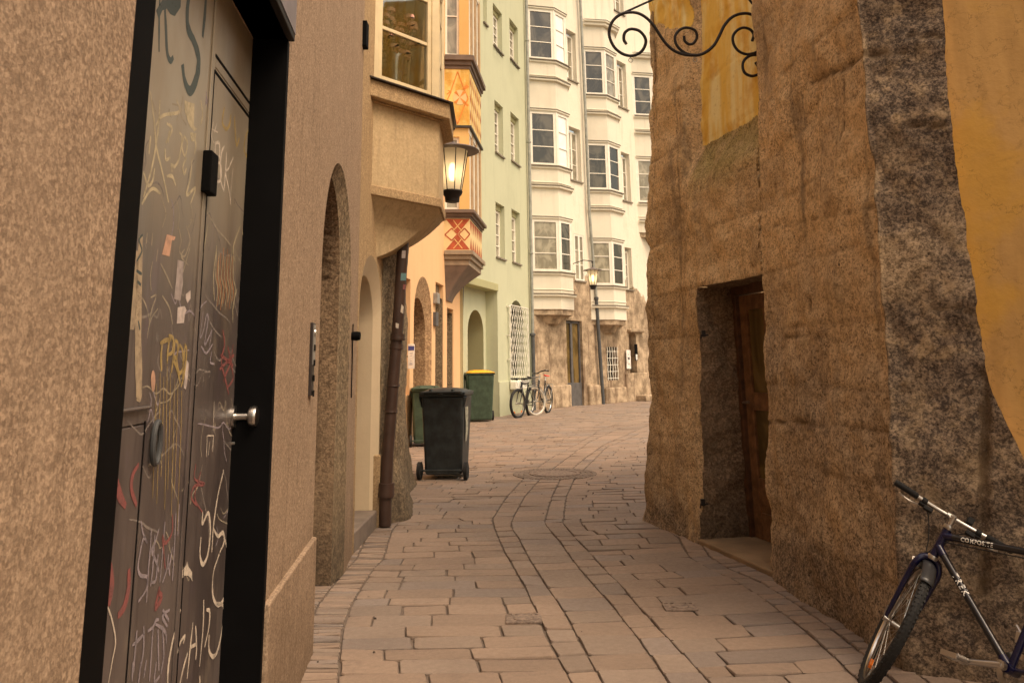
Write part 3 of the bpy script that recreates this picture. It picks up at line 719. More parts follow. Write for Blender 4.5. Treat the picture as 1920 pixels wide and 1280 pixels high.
def leaf(s0,s1,panels):
    m=MB(); outer=rect(s0+.003,s1-.003,.05,dzt)
    LW_=W(LW.P(0,0,-DD).to_2d(),LW.P(LW.L,0,-DD).to_2d()); LW_.n=LW.n
    LW_.face(m,outer,panels)
    for p in panels:
        reveal(LW_,m,p,.008,False); q=[(x,z) for x,z in p]; c=Vector((sum(x for x,_ in q)/4,sum(z for _,z in q)/4))
        q2=[(x+(.008 if x<c.x else -.008),z+(.008 if z<c.y else -.008)) for x,z in q]
        LW_.face(m,q2)
        for i in range(4):
            a,b,c_,d=q[i],q[(i+1)%4],q2[(i+1)%4],q2[i]; m.quad(LW_.P(a[0],a[1],-.008),LW_.P(b[0],b[1],-.008),LW_.P(c_[0],c_[1],0),LW_.P(d[0],d[1],0))
    for a,b in ((s0+.003,s0+.003),(s1-.003,s1-.003)): m.quad(LW_.P(a,.05,0),LW_.P(a,dzt,0),LW_.P(a,dzt,-.03),LW_.P(a,.05,-.03))
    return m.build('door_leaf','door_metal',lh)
u=lambda x,y: LW.uv(x,y,-DD)
pz0=u(252,763)[1]; pz1=u(250,793)[1]; 
lf1=leaf(e0,es-.004,[rect(e0+.02,u(276,770)[0],.25,pz1-.004)])
m=MB(); LW.box(m,e0,u(277,760)[0],pz1+.03,pz0,-DD,-DD+.012); m.build('rail','door_metal',lf1,bevel=.004)
m=MB(); gx=u(270,800)[0]; LW.box(m,gx,gx+.008,.06,pz1,-DD,-DD+.0012); m.build('groove','black_paint',lf1)  # black strip laid on the leaf, painting the shade of a groove
rz0=u(398,94)[1]; rz1=u(400,129)[1]
lf2=leaf(es+.004,e1,[rect(es+.03,e1-.03,rz0+.01,dzt-.05),rect(es+.03,e1-.03,rz1+.008,rz0-.005),rect(es+.03,e1-.03,.25,rz1-.01)] and [rect(es+.025,e1-.04,rz1+.01,rz0)])
m=MB()
for zz_ in (rz0,rz1): LW.box(m,es+.02,e1-.03,zz_-.008,zz_+.004,-DD,-DD+.0015)
m.build('groove','black_paint',lf2)  # raised black strips stand in for two shaded grooves
m=MB(); LW.box(m,es+.016,es+.024,.1,rz1,-DD,-DD+.0013); m.build('groove','black_paint',lf2)  # upright black strip, likewise a groove's shade painted on
m=MB(); LW.box(m,es-.004,es+.003,.05,dzt,-DD-.02,-DD-.008); m.build('seam','black_paint',lf1)
m=MB(); LW.box(m,es-.035,es-.006,.05,dzt,-DD,-DD+.006); m.build('cover_strip','door_metal',lf1,bevel=.002)
m=MB(); q=u(385,325); LW.box(m,es-.055,es+.03,u(385,366)[1],u(385,285)[1],-DD,-DD+.03); m.build('latch_cover','black_paint',lf2,bevel=.004)
ks,kz=u(436,781); 
m=MB(); m.lathe(LW.P(ks,kz,-DD),[(.0,.0),(.04,.0),(.04,.012),(.014,.014),(.013,.055),(.024,.058),(.036,.065),(.040,.078),(.036,.09),(.02,.097),(0,.098)],axis=(LW.n.x,LW.n.y,0),seg=24); m.build('knob','steel',lf2,smooth=True)
m=MB(); k2s,k2z=u(437,830); m.lathe(LW.P(k2s,k2z,-DD),[(0,0),(.026,0),(.026,.012),(.012,.014),(.012,.026),(0,.027)],axis=(LW.n.x,LW.n.y,0),seg=18); LW.box(m,k2s-.012,k2s+.012,k2z-.07,k2z-.03,-DD,-DD+.02); m.build('lock','steel',lf2,smooth=True)
m=MB(); rs_,rz_=u(285,830); cc=LW.P(rs_,rz_,-DD+.012); n0=len(m.v)
ring=[LW.P(rs_+.028*math.cos(t),rz_+.055*math.sin(t),-DD+.012) for t in [2*math.pi*k/24 for k in range(25)]]; m.tube(ring,.008,8); m.build('pull_ring','iron_pipe',lf1,smooth=True)
# ---- paint, tags and stickers on the leaves (traced on the door plane)
def flat(name,c,rough=.6):
    if name in MAT: return name
    q=NM(name,rough,0,.3); n=q.noise(30,4); c=tuple(min(.8,x*1.12+.015) for x in c); q.color(q.mix(q.ramp(n,.3,.75),c,tuple(x*.55+.04 for x in c)))
    if name.startswith('paint'):
        a=q.math('ADD',q.math('MULTIPLY',q.noise(22,5,rough=.7),.55),q.math('MULTIPLY',q.noise(140,2),.45)); tr=q.n.new('ShaderNodeBsdfTransparent'); ms=q.n.new('ShaderNodeMixShader')
        q.l.new(q.ramp(a,.34,.46,.65,1.),ms.inputs[0]); q.l.new(tr.outputs[0],ms.inputs[1]); q.l.new(q.b.outputs[0],ms.inputs[2]); q.l.new(ms.outputs[0],q.n['Material Output'].inputs['Surface'])
    MAT[name]=q.m; return name
flat('paint_blue',(.05,.075,.075)); flat('paint_cream',(.50,.43,.28)); flat('paint_yellow',(.40,.29,.10)); flat('paint_white',(.66,.58,.48)); flat('paint_lilac',(.30,.26,.29)); flat('paint_red',(.26,.075,.07)); flat('paint_faint',(.22,.19,.17)); flat('paint_orange',(.50,.24,.11)); flat('sticker_orange',(.62,.36,.24)); flat('sticker_grey',(.40,.34,.32)); flat('sticker_white',(.58,.50,.46)); flat('paint_pale',(.42,.33,.22)); flat('paint_thin',(.36,.31,.23))
K=2.977; _lay=[0]; _faint=[]
def tags(name,mat,y0,width,strokes,lf=None,blob=()):
    _lay[0]+=1; off=-DD+.0004+.00003*_lay[0]; bl={}
    for st in strokes:
        w_=width
        if isinstance(st,tuple): w_,st=st
        pts=[LW.uv(x/K,y0+y/K,-DD) for x,y in st]; mid=pts[len(pts)//2][0]; l=lf or (lf1 if mid<es else lf2)
        bl.setdefault(l.name,(l,MB()))[1]; ribbon(LW,bl[l.name][1],pts,w_*1.35,off)
    if name=='sticker' and len(blob)>1:
        for st in blob: tags(name,mat,y0,width,[],lf,[st])
        return
    for st in blob:
        pts=[LW.uv(x/K,y0+y/K,-DD) for x,y in st]; mid=sum(p[0] for p in pts)/len(pts); l=lf or (lf1 if mid<es else lf2)
        bl.setdefault(l.name,(l,MB()))[1].poly([LW.P(a,z,off+.00002) for a,z in pts])
    for l,mm in bl.values(): mm.build(name,mat,l,recalc=False)
A=0;B=430;Cc=850
rf=random.Random(21)
for c_,nn,wd in (('paint_faint',46,.005),('paint_thin',26,.004),('paint_lilac',14,.005)):
    L_=[]
    for k in range(nn):
        x=rf.uniform(800,1380); y=rf.uniform(480,1400)*1.0+rf.choice([0,600,1200,1800]); st=[(x,y)]; dx,dy=rf.uniform(-14,14),rf.uniform(25,60)*rf.choice([1,-1])
        for j in range(rf.randint(3,7)):
            x+=dx; y+=dy; dx+=rf.uniform(-16,16); dy=dy*rf.choice([1,1,-.8])+rf.uniform(-18,18); x=min(1390,max(790-(y-480)*.12,x)); st.append((x,y))
        L_.append(st)
    _faint.append((c_,wd,L_))
for c_,wd,L_ in _faint: tags('graffiti_scrawl',c_,0,wd,L_)
tags('graffiti_tag','paint_blue',A,.016,[(.01,[(893,-60),(888,100),(887,290)]),[(915,-40),(925,150),(932,290),(950,340),(967,320)],(.03,[(1060,-60),(1045,60),(1050,160),(1085,240),(1108,330),(1098,430),(1062,510),(1030,450),(1018,360)]),(.02,[(1150,-30),(1142,90),(1130,210)])],blob=[[(870,60),(900,10),(920,-40),(1010,-60),(1008,40),(975,92),(950,80),(930,50),(905,60),(885,110)]])
tags('graffiti_tag','paint_cream',A,.008,[[(838,510),(860,680),(872,820),(905,960),(940,1130)],[(892,560),(882,720),(850,920),(800,1100)],[(868,700),(910,645),(1000,625),(985,560)],[(800,960),(825,1035),(850,1010),(862,940)],[(930,985),(960,985),(980,1035)],[(790,1140),(845,1055),(895,1080)],[(1070,740),(1092,800),(1085,860)],[(1072,880),(1060,1000),(1040,1090),(1090,1050),(1062,1140)],[(1000,740),(1015,770),(1000,880),(975,930),(955,920),(960,960)],[(1028,760),(1015,820),(1032,870),(1045,800),(1028,760)],[(1040,880),(1020,930),(1028,970),(1040,940)],[(930,690),(960,720),(925,800)],[(945,730),(938,800)],[(920,830),(925,890),(950,880)],[(840,760),(830,860)],[(1120,560),(1130,640),(1118,700)]],blob=[[(1030,560),(1050,570),(1085,580),(1080,700),(1098,720),(1085,735),(1055,700),(1030,620)],[(1060,740),(1095,745),(1090,790),(1068,790)]])
tags('graffiti_tag','paint_thin',A,.005,[[(1020,540),(1010,640),(1040,700)],[(960,580),(1000,600),(985,680)],[(850,560),(870,640)],[(1060,1120),(1075,1210),(1050,1270)],[(900,1100),(925,1190),(905,1270)],[(985,1120),(1000,1200),(990,1280)]])
tags('graffiti_tag','paint_white',A,.010,[[(1203,790),(1198,900),(1203,1000)],[(1203,800),(1222,800),(1224,870),(1205,900)],[(1205,905),(1230,920),(1232,1000),(1205,1020)],[(1252,815),(1236,850),(1228,930),(1232,1010),(1246,1060)],[(1264,850),(1258,950),(1248,1070)],(.007,[(1302,878),(1275,940),(1258,965),(1275,1050),(1288,1145)]),(.005,[(1300,940),(1290,1040),(1285,1140)]),(.005,[(1190,680),(1180,760),(1195,800)]),(.005,[(1210,690),(1195,740)]),(.004,[(1180,720),(1215,740)])])
tags('graffiti_tag','paint_yellow',A,.011,[[(1252,600),(1240,680),(1262,722),(1282,690),(1288,640)],[(1308,650),(1312,740),(1320,812),(1336,770)],[(1392,715),(1372,760),(1362,830),(1378,872),(1398,830),(1402,750),(1390,715)],(.012,[(1422,480),(1415,560),(1432,620)])])
tags('graffiti_tag','paint_pale',B,.03,[(.035,[(785,40),(775,300),(770,600),(775,900),(770,960)]),(.03,[(765,120),(745,420),(735,560)])],lf=lf1)
tags('graffiti_tag','paint_blue',B,.007,[[(795,30),(775,60),(790,120),(760,180)],[(760,230),(790,250)],[(765,290),(785,310)],[(770,510),(780,560)]],lf=lf1)
tags('graffiti_tag','paint_thin',B,.005,[[(990,-30),(1010,60),(1000,120),(1030,150),(1060,60)],[(1040,-20),(1060,60),(1045,120)],[(1030,110),(1010,150),(1050,200)],[(1060,100),(1020,240)],[(895,190),(930,260),(960,330)],[(840,380),(870,370),(845,450),(830,530)],[(905,370),(945,440),(962,530)],[(850,20),(845,90)],[(880,110),(870,180)],[(820,20),(815,80)],[(850,180),(838,260),(842,340)]])
tags('sticker','sticker_orange',B,.004,[],blob=[[(930,28),(978,42),(970,62),(958,60),(945,152),(903,140)]])
tags('sticker','sticker_grey',B,.004,[],blob=[[(990,170),(1025,180),(1018,260),(1020,300),(1005,398),(970,388),(980,290)]])
tags('sticker','sticker_white',B,.004,[],blob=[[(990,435),(1030,428),(1040,452),(1030,470),(1025,522),(985,525)],[(1035,362),(1062,340),(1062,385),(1045,412),(1035,385)],[(1040,730),(1052,745),(1048,820),(1036,892),(1024,885),(1032,800)]])
tags('sticker','sticker_orange',B,.004,[],blob=[[(845+12*math.cos(t)+8,845+60*math.sin(t)) for t in [k*math.pi/8 for k in range(16)]]])
yd=[[(892,635),(925,618),(955,615)],[(905,625),(898,700),(900,790)],[(945,600),(935,680),(932,750)],[(940,590),(965,610),(960,680),(938,700)],[(975,620),(965,720),(955,800)],[(975,615),(992,640),(985,710),(968,720),(990,790),(1005,860)],[(1002,640),(985,720),(998,800),(1020,770),(1018,680),(1002,640)],[(1032,640),(1022,760),(1018,860)],[(1030,640),(1040,680),(1028,800),(1008,880)]]
tags('graffiti_tag','paint_yellow',B,.010,yd+[(.004,[(x,y),(x-4,y+230),(x-x2,y3)]) for x,y,x2,y3 in [(870,860,20,1500),(893,800,20,1530),(912,820,15,1380),(932,760,14,1560),(950,800,16,1450),(972,830,18,1600),(990,860,20,1500),(1012,900,25,1680)]],lf=lf1)
zz=[]
for k in range(13):
    x=1208+k*8.2; zz.append((.006,[(x+4*math.sin(k*2),90+60*abs(math.sin(k*1.3))),(x-6,260),(x+5,330+10*k%40),(x-4,400+50*abs(math.cos(k)))]))
tags('graffiti_tag','paint_orange',B,.006,zz[1::2]); tags('graffiti_tag','paint_cream',B,.006,zz[::2]+[[(1160,-30),(1135,120),(1130,190)],[(1340,-20),(1300,100),(1310,180)],[(1350,0),(1358,60)],[(1205,120),(1190,260),(1195,400)],[(1322,330),(1300,420),(1298,520)]])
tags('graffiti_tag','paint_lilac',B,.007,[[(1132,460),(1115,600),(1135,560),(1150,480),(1160,500),(1140,640),(1165,600),(1182,560),(1165,660)],[(1120,650),(1150,690),(1185,640)],[(1180,680),(1172,740),(1195,750)]])
tags('graffiti_tag','paint_red',B,.010,[[(1242,560),(1252,640),(1235,740),(1262,860),(1275,920)],[(1270,650),(1285,740),(1262,800),(1245,850)],[(1300,640),(1290,740),(1300,830),(1270,880)],[(1230,700),(1300,760)],[(1225,780),(1305,700)]])
tags('graffiti_tag','paint_white',B,.004,[(.006,[(1155,1150),(1150,1270)]),(.006,[(1190,1150),(1185,1240)]),[(1155,1150),(1190,1150)],[(1170,1180),(1160,1260)],[(1193,960),(1190,1100)]])
tags('graffiti_tag','paint_lilac',Cc,.008,[[(785,375),(795,440),(820,500),(800,470),(778,560),(768,640),(785,680),(820,690),(812,760),(770,825)],[(842,420),(836,540),(826,650),(815,830)],[(885,420),(862,500),(845,540),(872,610),(885,660)],[(862,450),(850,640),(838,740)],[(880,560),(868,700),(845,720)],[(918,380),(908,520),(890,720)],[(938,560),(930,640),(905,720)],[(940,610),(945,680)],[(960,520),(945,620),(930,640)],[(980,330),(970,540),(960,710)],[(998,280),(990,460)]])
tags('graffiti_tag','paint_lilac',Cc,.008,[[(762,985),(752,1100),(742,1220)],[(800,960),(798,1100),(778,1215)],[(735,1070),(770,1040),(805,1000)],[(822,990),(850,968),(868,930),(885,925)],[(865,950),(905,975),(925,1010),(925,1060)],[(852,970),(842,1120),(832,1270)],[(880,980),(882,1120),(885,1210)],[(905,985),(912,1120),(895,1230)],[(945,870),(905,905),(932,965)],[(905,870),(940,930)],[(815,1150),(800,1250)],[(740,1160),(735,1270)],[(785,1160),(770,1280)],[(870,1160),(860,1270),(890,1240)]])
tags('graffiti_tag','paint_red',Cc,.016,[(.02,[(650,150),(665,230),(700,295)]),(.014,[(772,60),(738,120),(732,200),(760,290)]),(.02,[(603,590),(622,720),(605,850)]),(.02,[(718,640),(715,750),(692,850),(655,905)]),(.008,[(960,340),(958,440),(920,500),(905,460),(920,640)]),(.014,[(880,770),(900,800),(865,860),(890,740)]),(.008,[(1092,55),(1085,140),(1140,170),(1085,180),(1065,240),(1095,290)]),(.006,[(1120,100),(1085,240),(1130,330)])])
tags('graffiti_tag','paint_white',Cc,.009,[(.011,[(1248,90),(1215,230),(1190,400),(1180,550)]),(.012,[(1130,325),(1128,392),(1160,330),(1172,430),(1158,560),(1130,618),(1114,560),(1120,465)]),(.012,[(1190,420),(1215,460),(1242,440),(1250,490),(1225,550)]),(.011,[(1255,480),(1270,580),(1262,740),(1240,825),(1208,840),(1185,780),(1190,660),(1222,560)]),(.012,[(1210,835),(1243,850),(1240,960),(1215,1090),(1188,1132),(1165,1095),(1165,1010)]),[(1005,865),(985,950)],(.012,[(985,950),(958,1060),(938,1180),(932,1290)]),(.009,[(988,1112),(1005,1050),(1030,1018),(1020,1060)]),[(1075,940),(1062,1060),(1042,1255)],[(1090,960),(1095,1080),(1090,1150)],[(1060,1080),(1095,1060)],[(1135,815),(1132,960),(1112,1185)],(.011,[(1140,1080),(1165,960),(1168,880),(1150,870)]),(.011,[(1045,1110),(1020,1200),(1000,1290)]),(.010,[(1112,1240),(1115,1290)]),(.005,[(580,820),(615,900),(642,1040),(625,1150),(602,1280)])],blob=[[(1010,700),(1015,650),(1035,625),(1042,600),(1050,630),(1070,660),(1072,715),(1060,690),(1045,680),(1028,680)]])
# ---- small fixtures on the wall
m=MB(); i0=LW.uv(583,610)[0]; i1=LW.uv(592,610)[0]; iz1=LW.uv(587,606)[1]; iz0=LW.uv(580,741)[1]
LW.box(m,i0-.02,i0+.07,iz0,iz1,0,.014); ip=m.build('intercom_panel','dark_metal',lh,bevel=.003)
m=MB(); LW.box(m,i0-.008,i0+.058,iz0+.15,iz1-.012,.014,.018); m.build('face_plate','zinc',ip)
m=MB()
for k in range(4): LW.box(m,i0+.005,i0+.045,iz1-.14-.075*k,iz1-.11-.075*k,.018,.022)
m.build('buttons','black_paint',ip)
m=MB(); m.lathe(LW.P(i0+.025,iz1-.05,.018),[(0,.006),(.016,.006),(.018,0)],axis=(LW.n.x,LW.n.y,0),seg=16); m.build('speaker_button','steel',ip)
bs_,bz_=LW.uv(659,630); p=LW.P(bs_,bz_,.0)
m=MB(); m.lathe(p,[(0,.07),(.03,.065),(.035,.04),(.03,0)],axis=(LW2.n.x,LW2.n.y,0),seg=18); m.tube([p+Vector((.01,0,.09)),p+Vector((.01,0,0)),p+Vector((.01,0,-.45))],.005,6); m.build('bell_button','black_paint',lh,smooth=True)
m=MB(); a,z0=LW2.uv(682,98); a2,z1=LW2.uv(672,28); a=LW2.uv(680,60)[0]; LW2.box(m,a-.08,a+.02,z0,z1,0,.05); m.build('sheet_metal_flashing','black_paint',lh,bevel=.004)
m=MB(); q0=LW2.at(655,190,.01); q1=LW2.at(649,262,.01); q2=LW2.at(655,281,.02); m.tube([q0,q1,q2],.012,6); m.build('wall_anchor','black_paint',lh)
m=MB(); q0=LW2.at(663,465,.01); q1=LW2.at(662,498,.01); m.tube([q0,q1],.006,6); m.build('wall_hook','zinc',lh)
# ---- oriel
P0=LW2.at(697,345).to_2d(); w0=W(P0,P0+Vector((.87,1)),side=(0,0)); so_,_=w0.uv(823,372); P1=P0+w0.d*so_; P2=P1+Vector((-.02,.72)); P3=Vector((-1.2,P2.y+.55))
w0=W(P0,P1,side=(0,0)); w1=W(P1,P2,side=(3,P1.y)); w2=W(P2,P3,side=(0,20))
base=[P0,P1,P2,P3]; cen=Vector((-1.28,(P0.y+P3.y)/2))
def offp(d,pts=base):
    ns=[w0.n,(w0.n+w1.n).normalized()*1.12,(w1.n+w2.n).normalized()*1.12,w2.n]
    q=[p+n*d for p,n in zip(pts,ns)]; q[0]=q[0]-w0.d*.22; return q
zb=w0.uv(697,347)[1]; zb2=w0.uv(697,366)[1]; zt=w0.uv(700,193)[1]; zt1=w0.uv(700,158)[1]; zt2=w0.uv(700,148)[1]
m=MB(); slab(offp(0),zb,zt+.01,m); orl=m.build('oriel','oriel_render',lh)
m=MB(); slab(offp(.022),zb2,zb,m); m.build('base_moulding','roughcast_fine',orl,bevel=.01)
m=MB(); slab(offp(.03),zt,zt+.02,m); slab(offp(.10),zt+.02,zt1,m); m.build('cornice','roughcast_fine',orl,bevel=.02,seg=3)
m=MB(); slab(offp(.135),zt1,zt1+.012,m); slab(offp(.02),zt1+.012,zt2,m); 
m.build('flashing','dark_metal',orl)
# sloping dark end of the flashing
zk=w0.uv(720,478)[1]; m=MB(); rings=[]
for k in range(11):
    t=k/10; f=1-.0*t; f=(1-t)**.75 if t<1 else .03; f=max(.03,f)
    cy=cen.lerp(Vector((cen.x,(P0.y+.25))),t); rings.append([Vector((cy.x+(p.x-cy.x)*f,cy.y+(p.y-cy.y)*(f*.9+.1),zb2+(zk-zb2)*(t))) for p in offp(.0)])
n0=0
for k in range(10):
    for i in range(3): m.quad(rings[k][i],rings[k][i+1],rings[k+1][i+1],rings[k+1][i])
m.build('corbel','oriel_render',orl,smooth=True)
# dark underside bracket further along
m=MB(); pa=[atY(757,440,9.0),atY(775,424,9.0),atY(795,410,8.9),atY(812,398,8.8),atY(820,390,8.7),atY(815,402,8.7),atY(800,414,8.8),atY(780,426,8.9),atY(762,445,9.0)]
m.hexa([p+Vector((0,0,0)) for p in pa],[p+Vector((-.02,.5,.02)) for p in pa]); m.build('gutter_end','dark_metal',orl)
# oriel windows
zw0=zt2+.01; zw1=zw0+1.35; corner=.10
m=MB()
for w,ends in ((w0,(0,1)),(w1,(1,1)),(w2,(1,0))):
    L=w.L; w.box(m,L-corner if ends[1] else L-.05,L,zw0,zw1,-.07,-.0); w.box(m,0,corner if ends[0] else .045,zw0,zw1,-.07,-.0)
w0.box(m,0,w0.L,zw1,zw1+.4,-.1,0); w1.box(m,0,w1.L,zw1,zw1+.4,-.1,0); w2.box(m,0,w2.L,zw1,zw1+.4,-.1,0)
m.build('window_posts','cream_wood',orl,bevel=.008)
m=MB(); slab(offp(.03),zw1+.4,zw1+.5,m); slab(offp(-.02),zw1+.5,zw1+2,m); m.build('upper_storey','oriel_render',orl)
for w in (w0,w1,w2):
    a0=.05 if w is w0 else corner; a1=w.L-(corner if w is not w2 else .05)
    mm=w0.uv(760,66)[1]
    o=MB(); fw=.05
    w.box(o,a0,a0+fw,zw0,zw1,-.06,-.012); w.box(o,a1-fw,a1,zw0,zw1,-.06,-.012); w.box(o,a0+fw,a1-fw,zw0,zw0+.055,-.06,-.012); w.box(o,a0+fw,a1-fw,zw1-.05,zw1,-.06,-.012)
    w.box(o,a0+fw,a1-fw,mm-.018,mm+.018,-.052,-.016); w.box(o,a0+fw,a1-fw,mm+.45,mm+.486,-.052,-.016)
    ow=o.build('window','cream_wood',lh,bevel=.005)
    g=MB(); w.box(g,a0+fw*.6,a1-fw*.6,zw0+.03,zw1-.03,-.036,-.032); g.build('pane','clear_glass',ow)
m=MB(); slab([P0+Vector((-.6,0)),P0,P3,P3+Vector((-.6,0))],zw0,zw0+.01,m); m.build('room_floor','wood_brown',orl)
m=MB(); bx=-1.75; m.quad((bx,P0.y-.3,zw0),(bx,P3.y+.3,zw0),(bx,P3.y+.3,zw1),(bx,P0.y-.3,zw1)); 
m.build('room_wall','wood_brown',orl)
# roses in a glass vase, standing in the oriel window
vb=P0.lerp(P1,.44)-w0.n*.13; vz=zw0+.01
vt=thing('vase_of_roses','glass vase of dusty pink roses standing inside the beige oriel window','vase',(vb.x,vb.y,vz))
seethrough('vase_glass',(.75,.72,.66),.9)
m=MB(); m.lathe((vb.x,vb.y,vz),[(0,.0),(.07,.0),(.075,.02),(.06,.09),(.075,.2),(.09,.33),(.085,.35)],seg=24); m.build('vase','vase_glass',vt,smooth=True)
m=MB(); fl=[]
rr=random.Random(5)
for k in range(44):
    q_=vb+w0.d*rr.uniform(-.20,.26)-w0.n*rr.uniform(-.06,.07); e=Vector((q_.x,q_.y,vz+rr.uniform(.38,.78))); fl.append(e)
    m.tube([(vb.x+rr.uniform(-.02,.02),vb.y,vz+.03),(vb.x+(e.x-vb.x)*.3,vb.y+(e.y-vb.y)*.3,vz+.27),e],.004,5)
m.build('stems',plain('stem_green',(.06,.05,.02),.7),vt)
m=MB()
for e in fl:
    for L in range(4):
        rad=.012+.012*L
        for k in range(6):
            a=k*math.pi/3+L*.5; t=.5+.35*L; d=Vector((math.cos(a)*math.sin(t),math.sin(a)*math.sin(t),math.cos(t)*.8)); q=e+d*rad; u=Vector((-math.sin(a),math.cos(a),0))*.024; v=d.cross(u).normalized()*.022
            m.quad(q-u-v*.6,q+u-v*.6,q+u*.7+v,q-u*.7+v)
m.build('blooms',plain('rose_pink',(.80,.42,.32),.8,vs=60,var=.4),vt,smooth=True,recalc=False)
m=MB()
for k in range(260):
    e=rr.choice(fl)+Vector((rr.uniform(-.06,.06),rr.uniform(-.06,.06),rr.uniform(-.22,.06))); R=Matrix.Rotation(rr.uniform(0,6),3,'Z')@Matrix.Rotation(rr.uniform(-1,1),3,'X'); 
    m.poly([e+R@Vector(p) for p in ((-.03,0,0),(0,-.013,.004),(.03,0,0),(0,.013,.004))])
m.build('leaves',plain('leaf_dark',(.05,.05,.022),.7,vs=30),vt,recalc=False)
# ---- brown downpipe on the pier
pts=[atY(x,y,7.6+dy) for x,y,dy in [(722,985,-.0),(723,930,0),(727,850,0.02),(737,720,.04),(746,610,.06),(757,440,.1),(775,180,.2),(795,-100,.3)]]
m=MB(); m.tube(pts,.055,14); dp=m.build('downpipe','brown_pipe',lh,smooth=True)
def collar(px,py,Y,r=.068,h=.09):
    m=MB(); c=atY(px,py,Y); m.lathe(c-Vector((0,0,h/2)),[(.05,0),(r,.0),(r*1.04,h*.2),(r,h*.4),(r,h),(.05,h)],axis=(.03,0,1),seg=16); m.build('pipe_collar','brown_pipe',dp,smooth=True)
collar(745.5,632,7.66,.07,.06); collar(743,650,7.66,.064,.05); collar(724,918,7.6,.072,.12); collar(733,770,7.63,.06,.03); collar(738,722,7.64,.06,.02)
wp=W((-1.2,7.78),(-1.1,7.80),side=(-1.15,0)); 
for i,(mt,q) in enumerate([('paint_white',[(753,570),(757,575),(756,588),(751,585)]),('sticker_grey',[(754,470),(761,470),(760,484),(753,484)]),(flat('paint_turq',(.12,.25,.27)),[(752,512),(762,512),(761,526),(751,526)]),('paint_red',[(756,533),(761,533),(760,543),(755,543)]),('paint_white',[(742,605),(748,607),(747,616),(742,614)])]):
    mm=MB(); mm.poly([atY(x,y,7.55) for x,y in q]); mm.build('sticker',mt,dp,recalc=False)
# ================================================================== ORANGE HOUSE
oh=thing('orange_house','orange plastered house with stone arch and painted brown trimmed oriel','house',(-1.8,15,0))
OW=W((-2.45,10.3),(-1.36,20.6),side=(3,15)); HT2=15
def opx(x,y): return OW.uv(x,y)
oa0,oa1,oaz=opx(775,690)[0],opx(809,690)[0],opx(794,519)[1]
ow0,ow1,owz=opx(816,690)[0],opx(831,690)[0],opx(823,531)[1]
op0,op1,opz=opx(838,690)[0],opx(850,690)[0],opx(845,579)[1]
oc0,oc1,ocz=opx(759,690)[0],opx(768,690)[0],opx(765,522)[1]
holes=[arch(oa0,oa1,.0,oaz,18),rect(ow0,ow1,.0,owz),rect(op0,op1,0,opz),rect(max(.1,oc0),oc1,.9,ocz)]
m=MB(); OW.face(m,rect(0,OW.L,-.05,HT2),holes)
for h in holes[1:]: reveal(OW,m,h,.10)
m.build('wall','orange_plaster',oh)
ia=arch(oa0+.1,oa1-.1,.0,oaz-.42,18)
m=MB()
for i in range(1,len(ia)):
    a,b=holes[0][i],holes[0][(i+1)%len(ia)]; c,d=ia[i],ia[(i+1)%len(ia)]
    m.quad(OW.P(*a,0),OW.P(*b,0),OW.P(*d,-.12),OW.P(*c,-.12)); 
    m.quad(OW.P(*c,-.12),OW.P(*d,-.12),OW.P(*d,-.75),OW.P(*c,-.75))
m.build('arch_surround','orange_stone',oh)
m=MB(); OW.box(m,oa0,oa1,0,oaz,-.85,-.75); m.build('gate','wood_brown',oh)
m=MB()
h2=rect(ow0+.05,ow1-.1,0,owz-.32); reveal(OW,m,[(a,z) for a,z in h2],.5); h3=rect(op0+.0,op1-.16,0,opz-.1); reveal(OW,m,h3,.5)
for H_,h_ in ((holes[1],h2),(holes[2],h3)):
    for i in range(1,4):
        a,b=H_[i],H_[(i+1)%4]; c,d=h_[i],h_[(i+1)%4]; m.quad(OW.P(*a,-.10),OW.P(*b,-.10),OW.P(*d,-.12),OW.P(*c,-.12))
m.build('stone_jambs','pier_stone',oh)
m=MB(); OW.box(m,ow0,ow1,0,owz,-.6,-.5); OW.box(m,op0,op1,0,opz,-.6,-.5); m.build('doors','wood_brown',oh)
m=MB(); OW.box(m,max(.1,oc0),oc1,.9,ocz,-.2,-.12); m.build('window','wood_brown',oh)
m=MB(); OW.box(m,opx(812,560)[0],opx(814,560)[0]+.15,opx(813,569)[1],opx(813,549)[1],0,.10); m.build('name_plate','zinc',oh,bevel=.01)
m=MB(); OW.box(m,opx(812,560)[0],opx(814,560)[0]+.15,opx(813,611)[1],opx(813,585)[1],0,.07); m.build('bell_panel','grey_panel',oh,bevel=.01)
# oriel with painted panels
OP0=OW.at(833,475).to_2d(); c=atY(881,475,OP0.y+.06).to_2d(); OP1=c; OP2=OP1+Vector((.20,2.05)); OP3=Vector((-1.34,20.75))
v0=W(OP0,OP1,side=(0,0)); v1=W(OP1,OP2,side=(4,18)); v2=W(OP2,OP3,side=(0,40)); ob_=[OP0,OP1,OP2,OP3]
def oof(d): 
    return [OP0+v0.n*d,OP1+(v0.n+v1.n).normalized()*1.4*d,OP2+(v1.n+v2.n).normalized()*1.3*d,OP3+v2.n*d]
Z=lambda y: v0.uv(857,y)[1]
corn=thing  # alias unused
m=MB(); slab(oof(0),Z(470),Z(408),m); orb=m.build('oriel','oriel_cream',oh)
m=MB(); slab(oof(0),Z(238),Z(128),m); m.build('upper_panel','yellow_plaster',orb)
def cornice(ya,yb,name='cornice'):
    z0,z1=Z(ya),Z(yb); h=z1-z0; m=MB()
    slab(oof(.02),z0,z0+h*.25,m); slab(oof(.06),z0+h*.25,z0+h*.55,m); slab(oof(.12),z0+h*.55,z0+h*.9,m); slab(oof(.06),z0+h*.9,z1,m)
    m.build(name,'oriel_trim',orb,bevel=.008)
cornice(410,393); cornice(130,104)
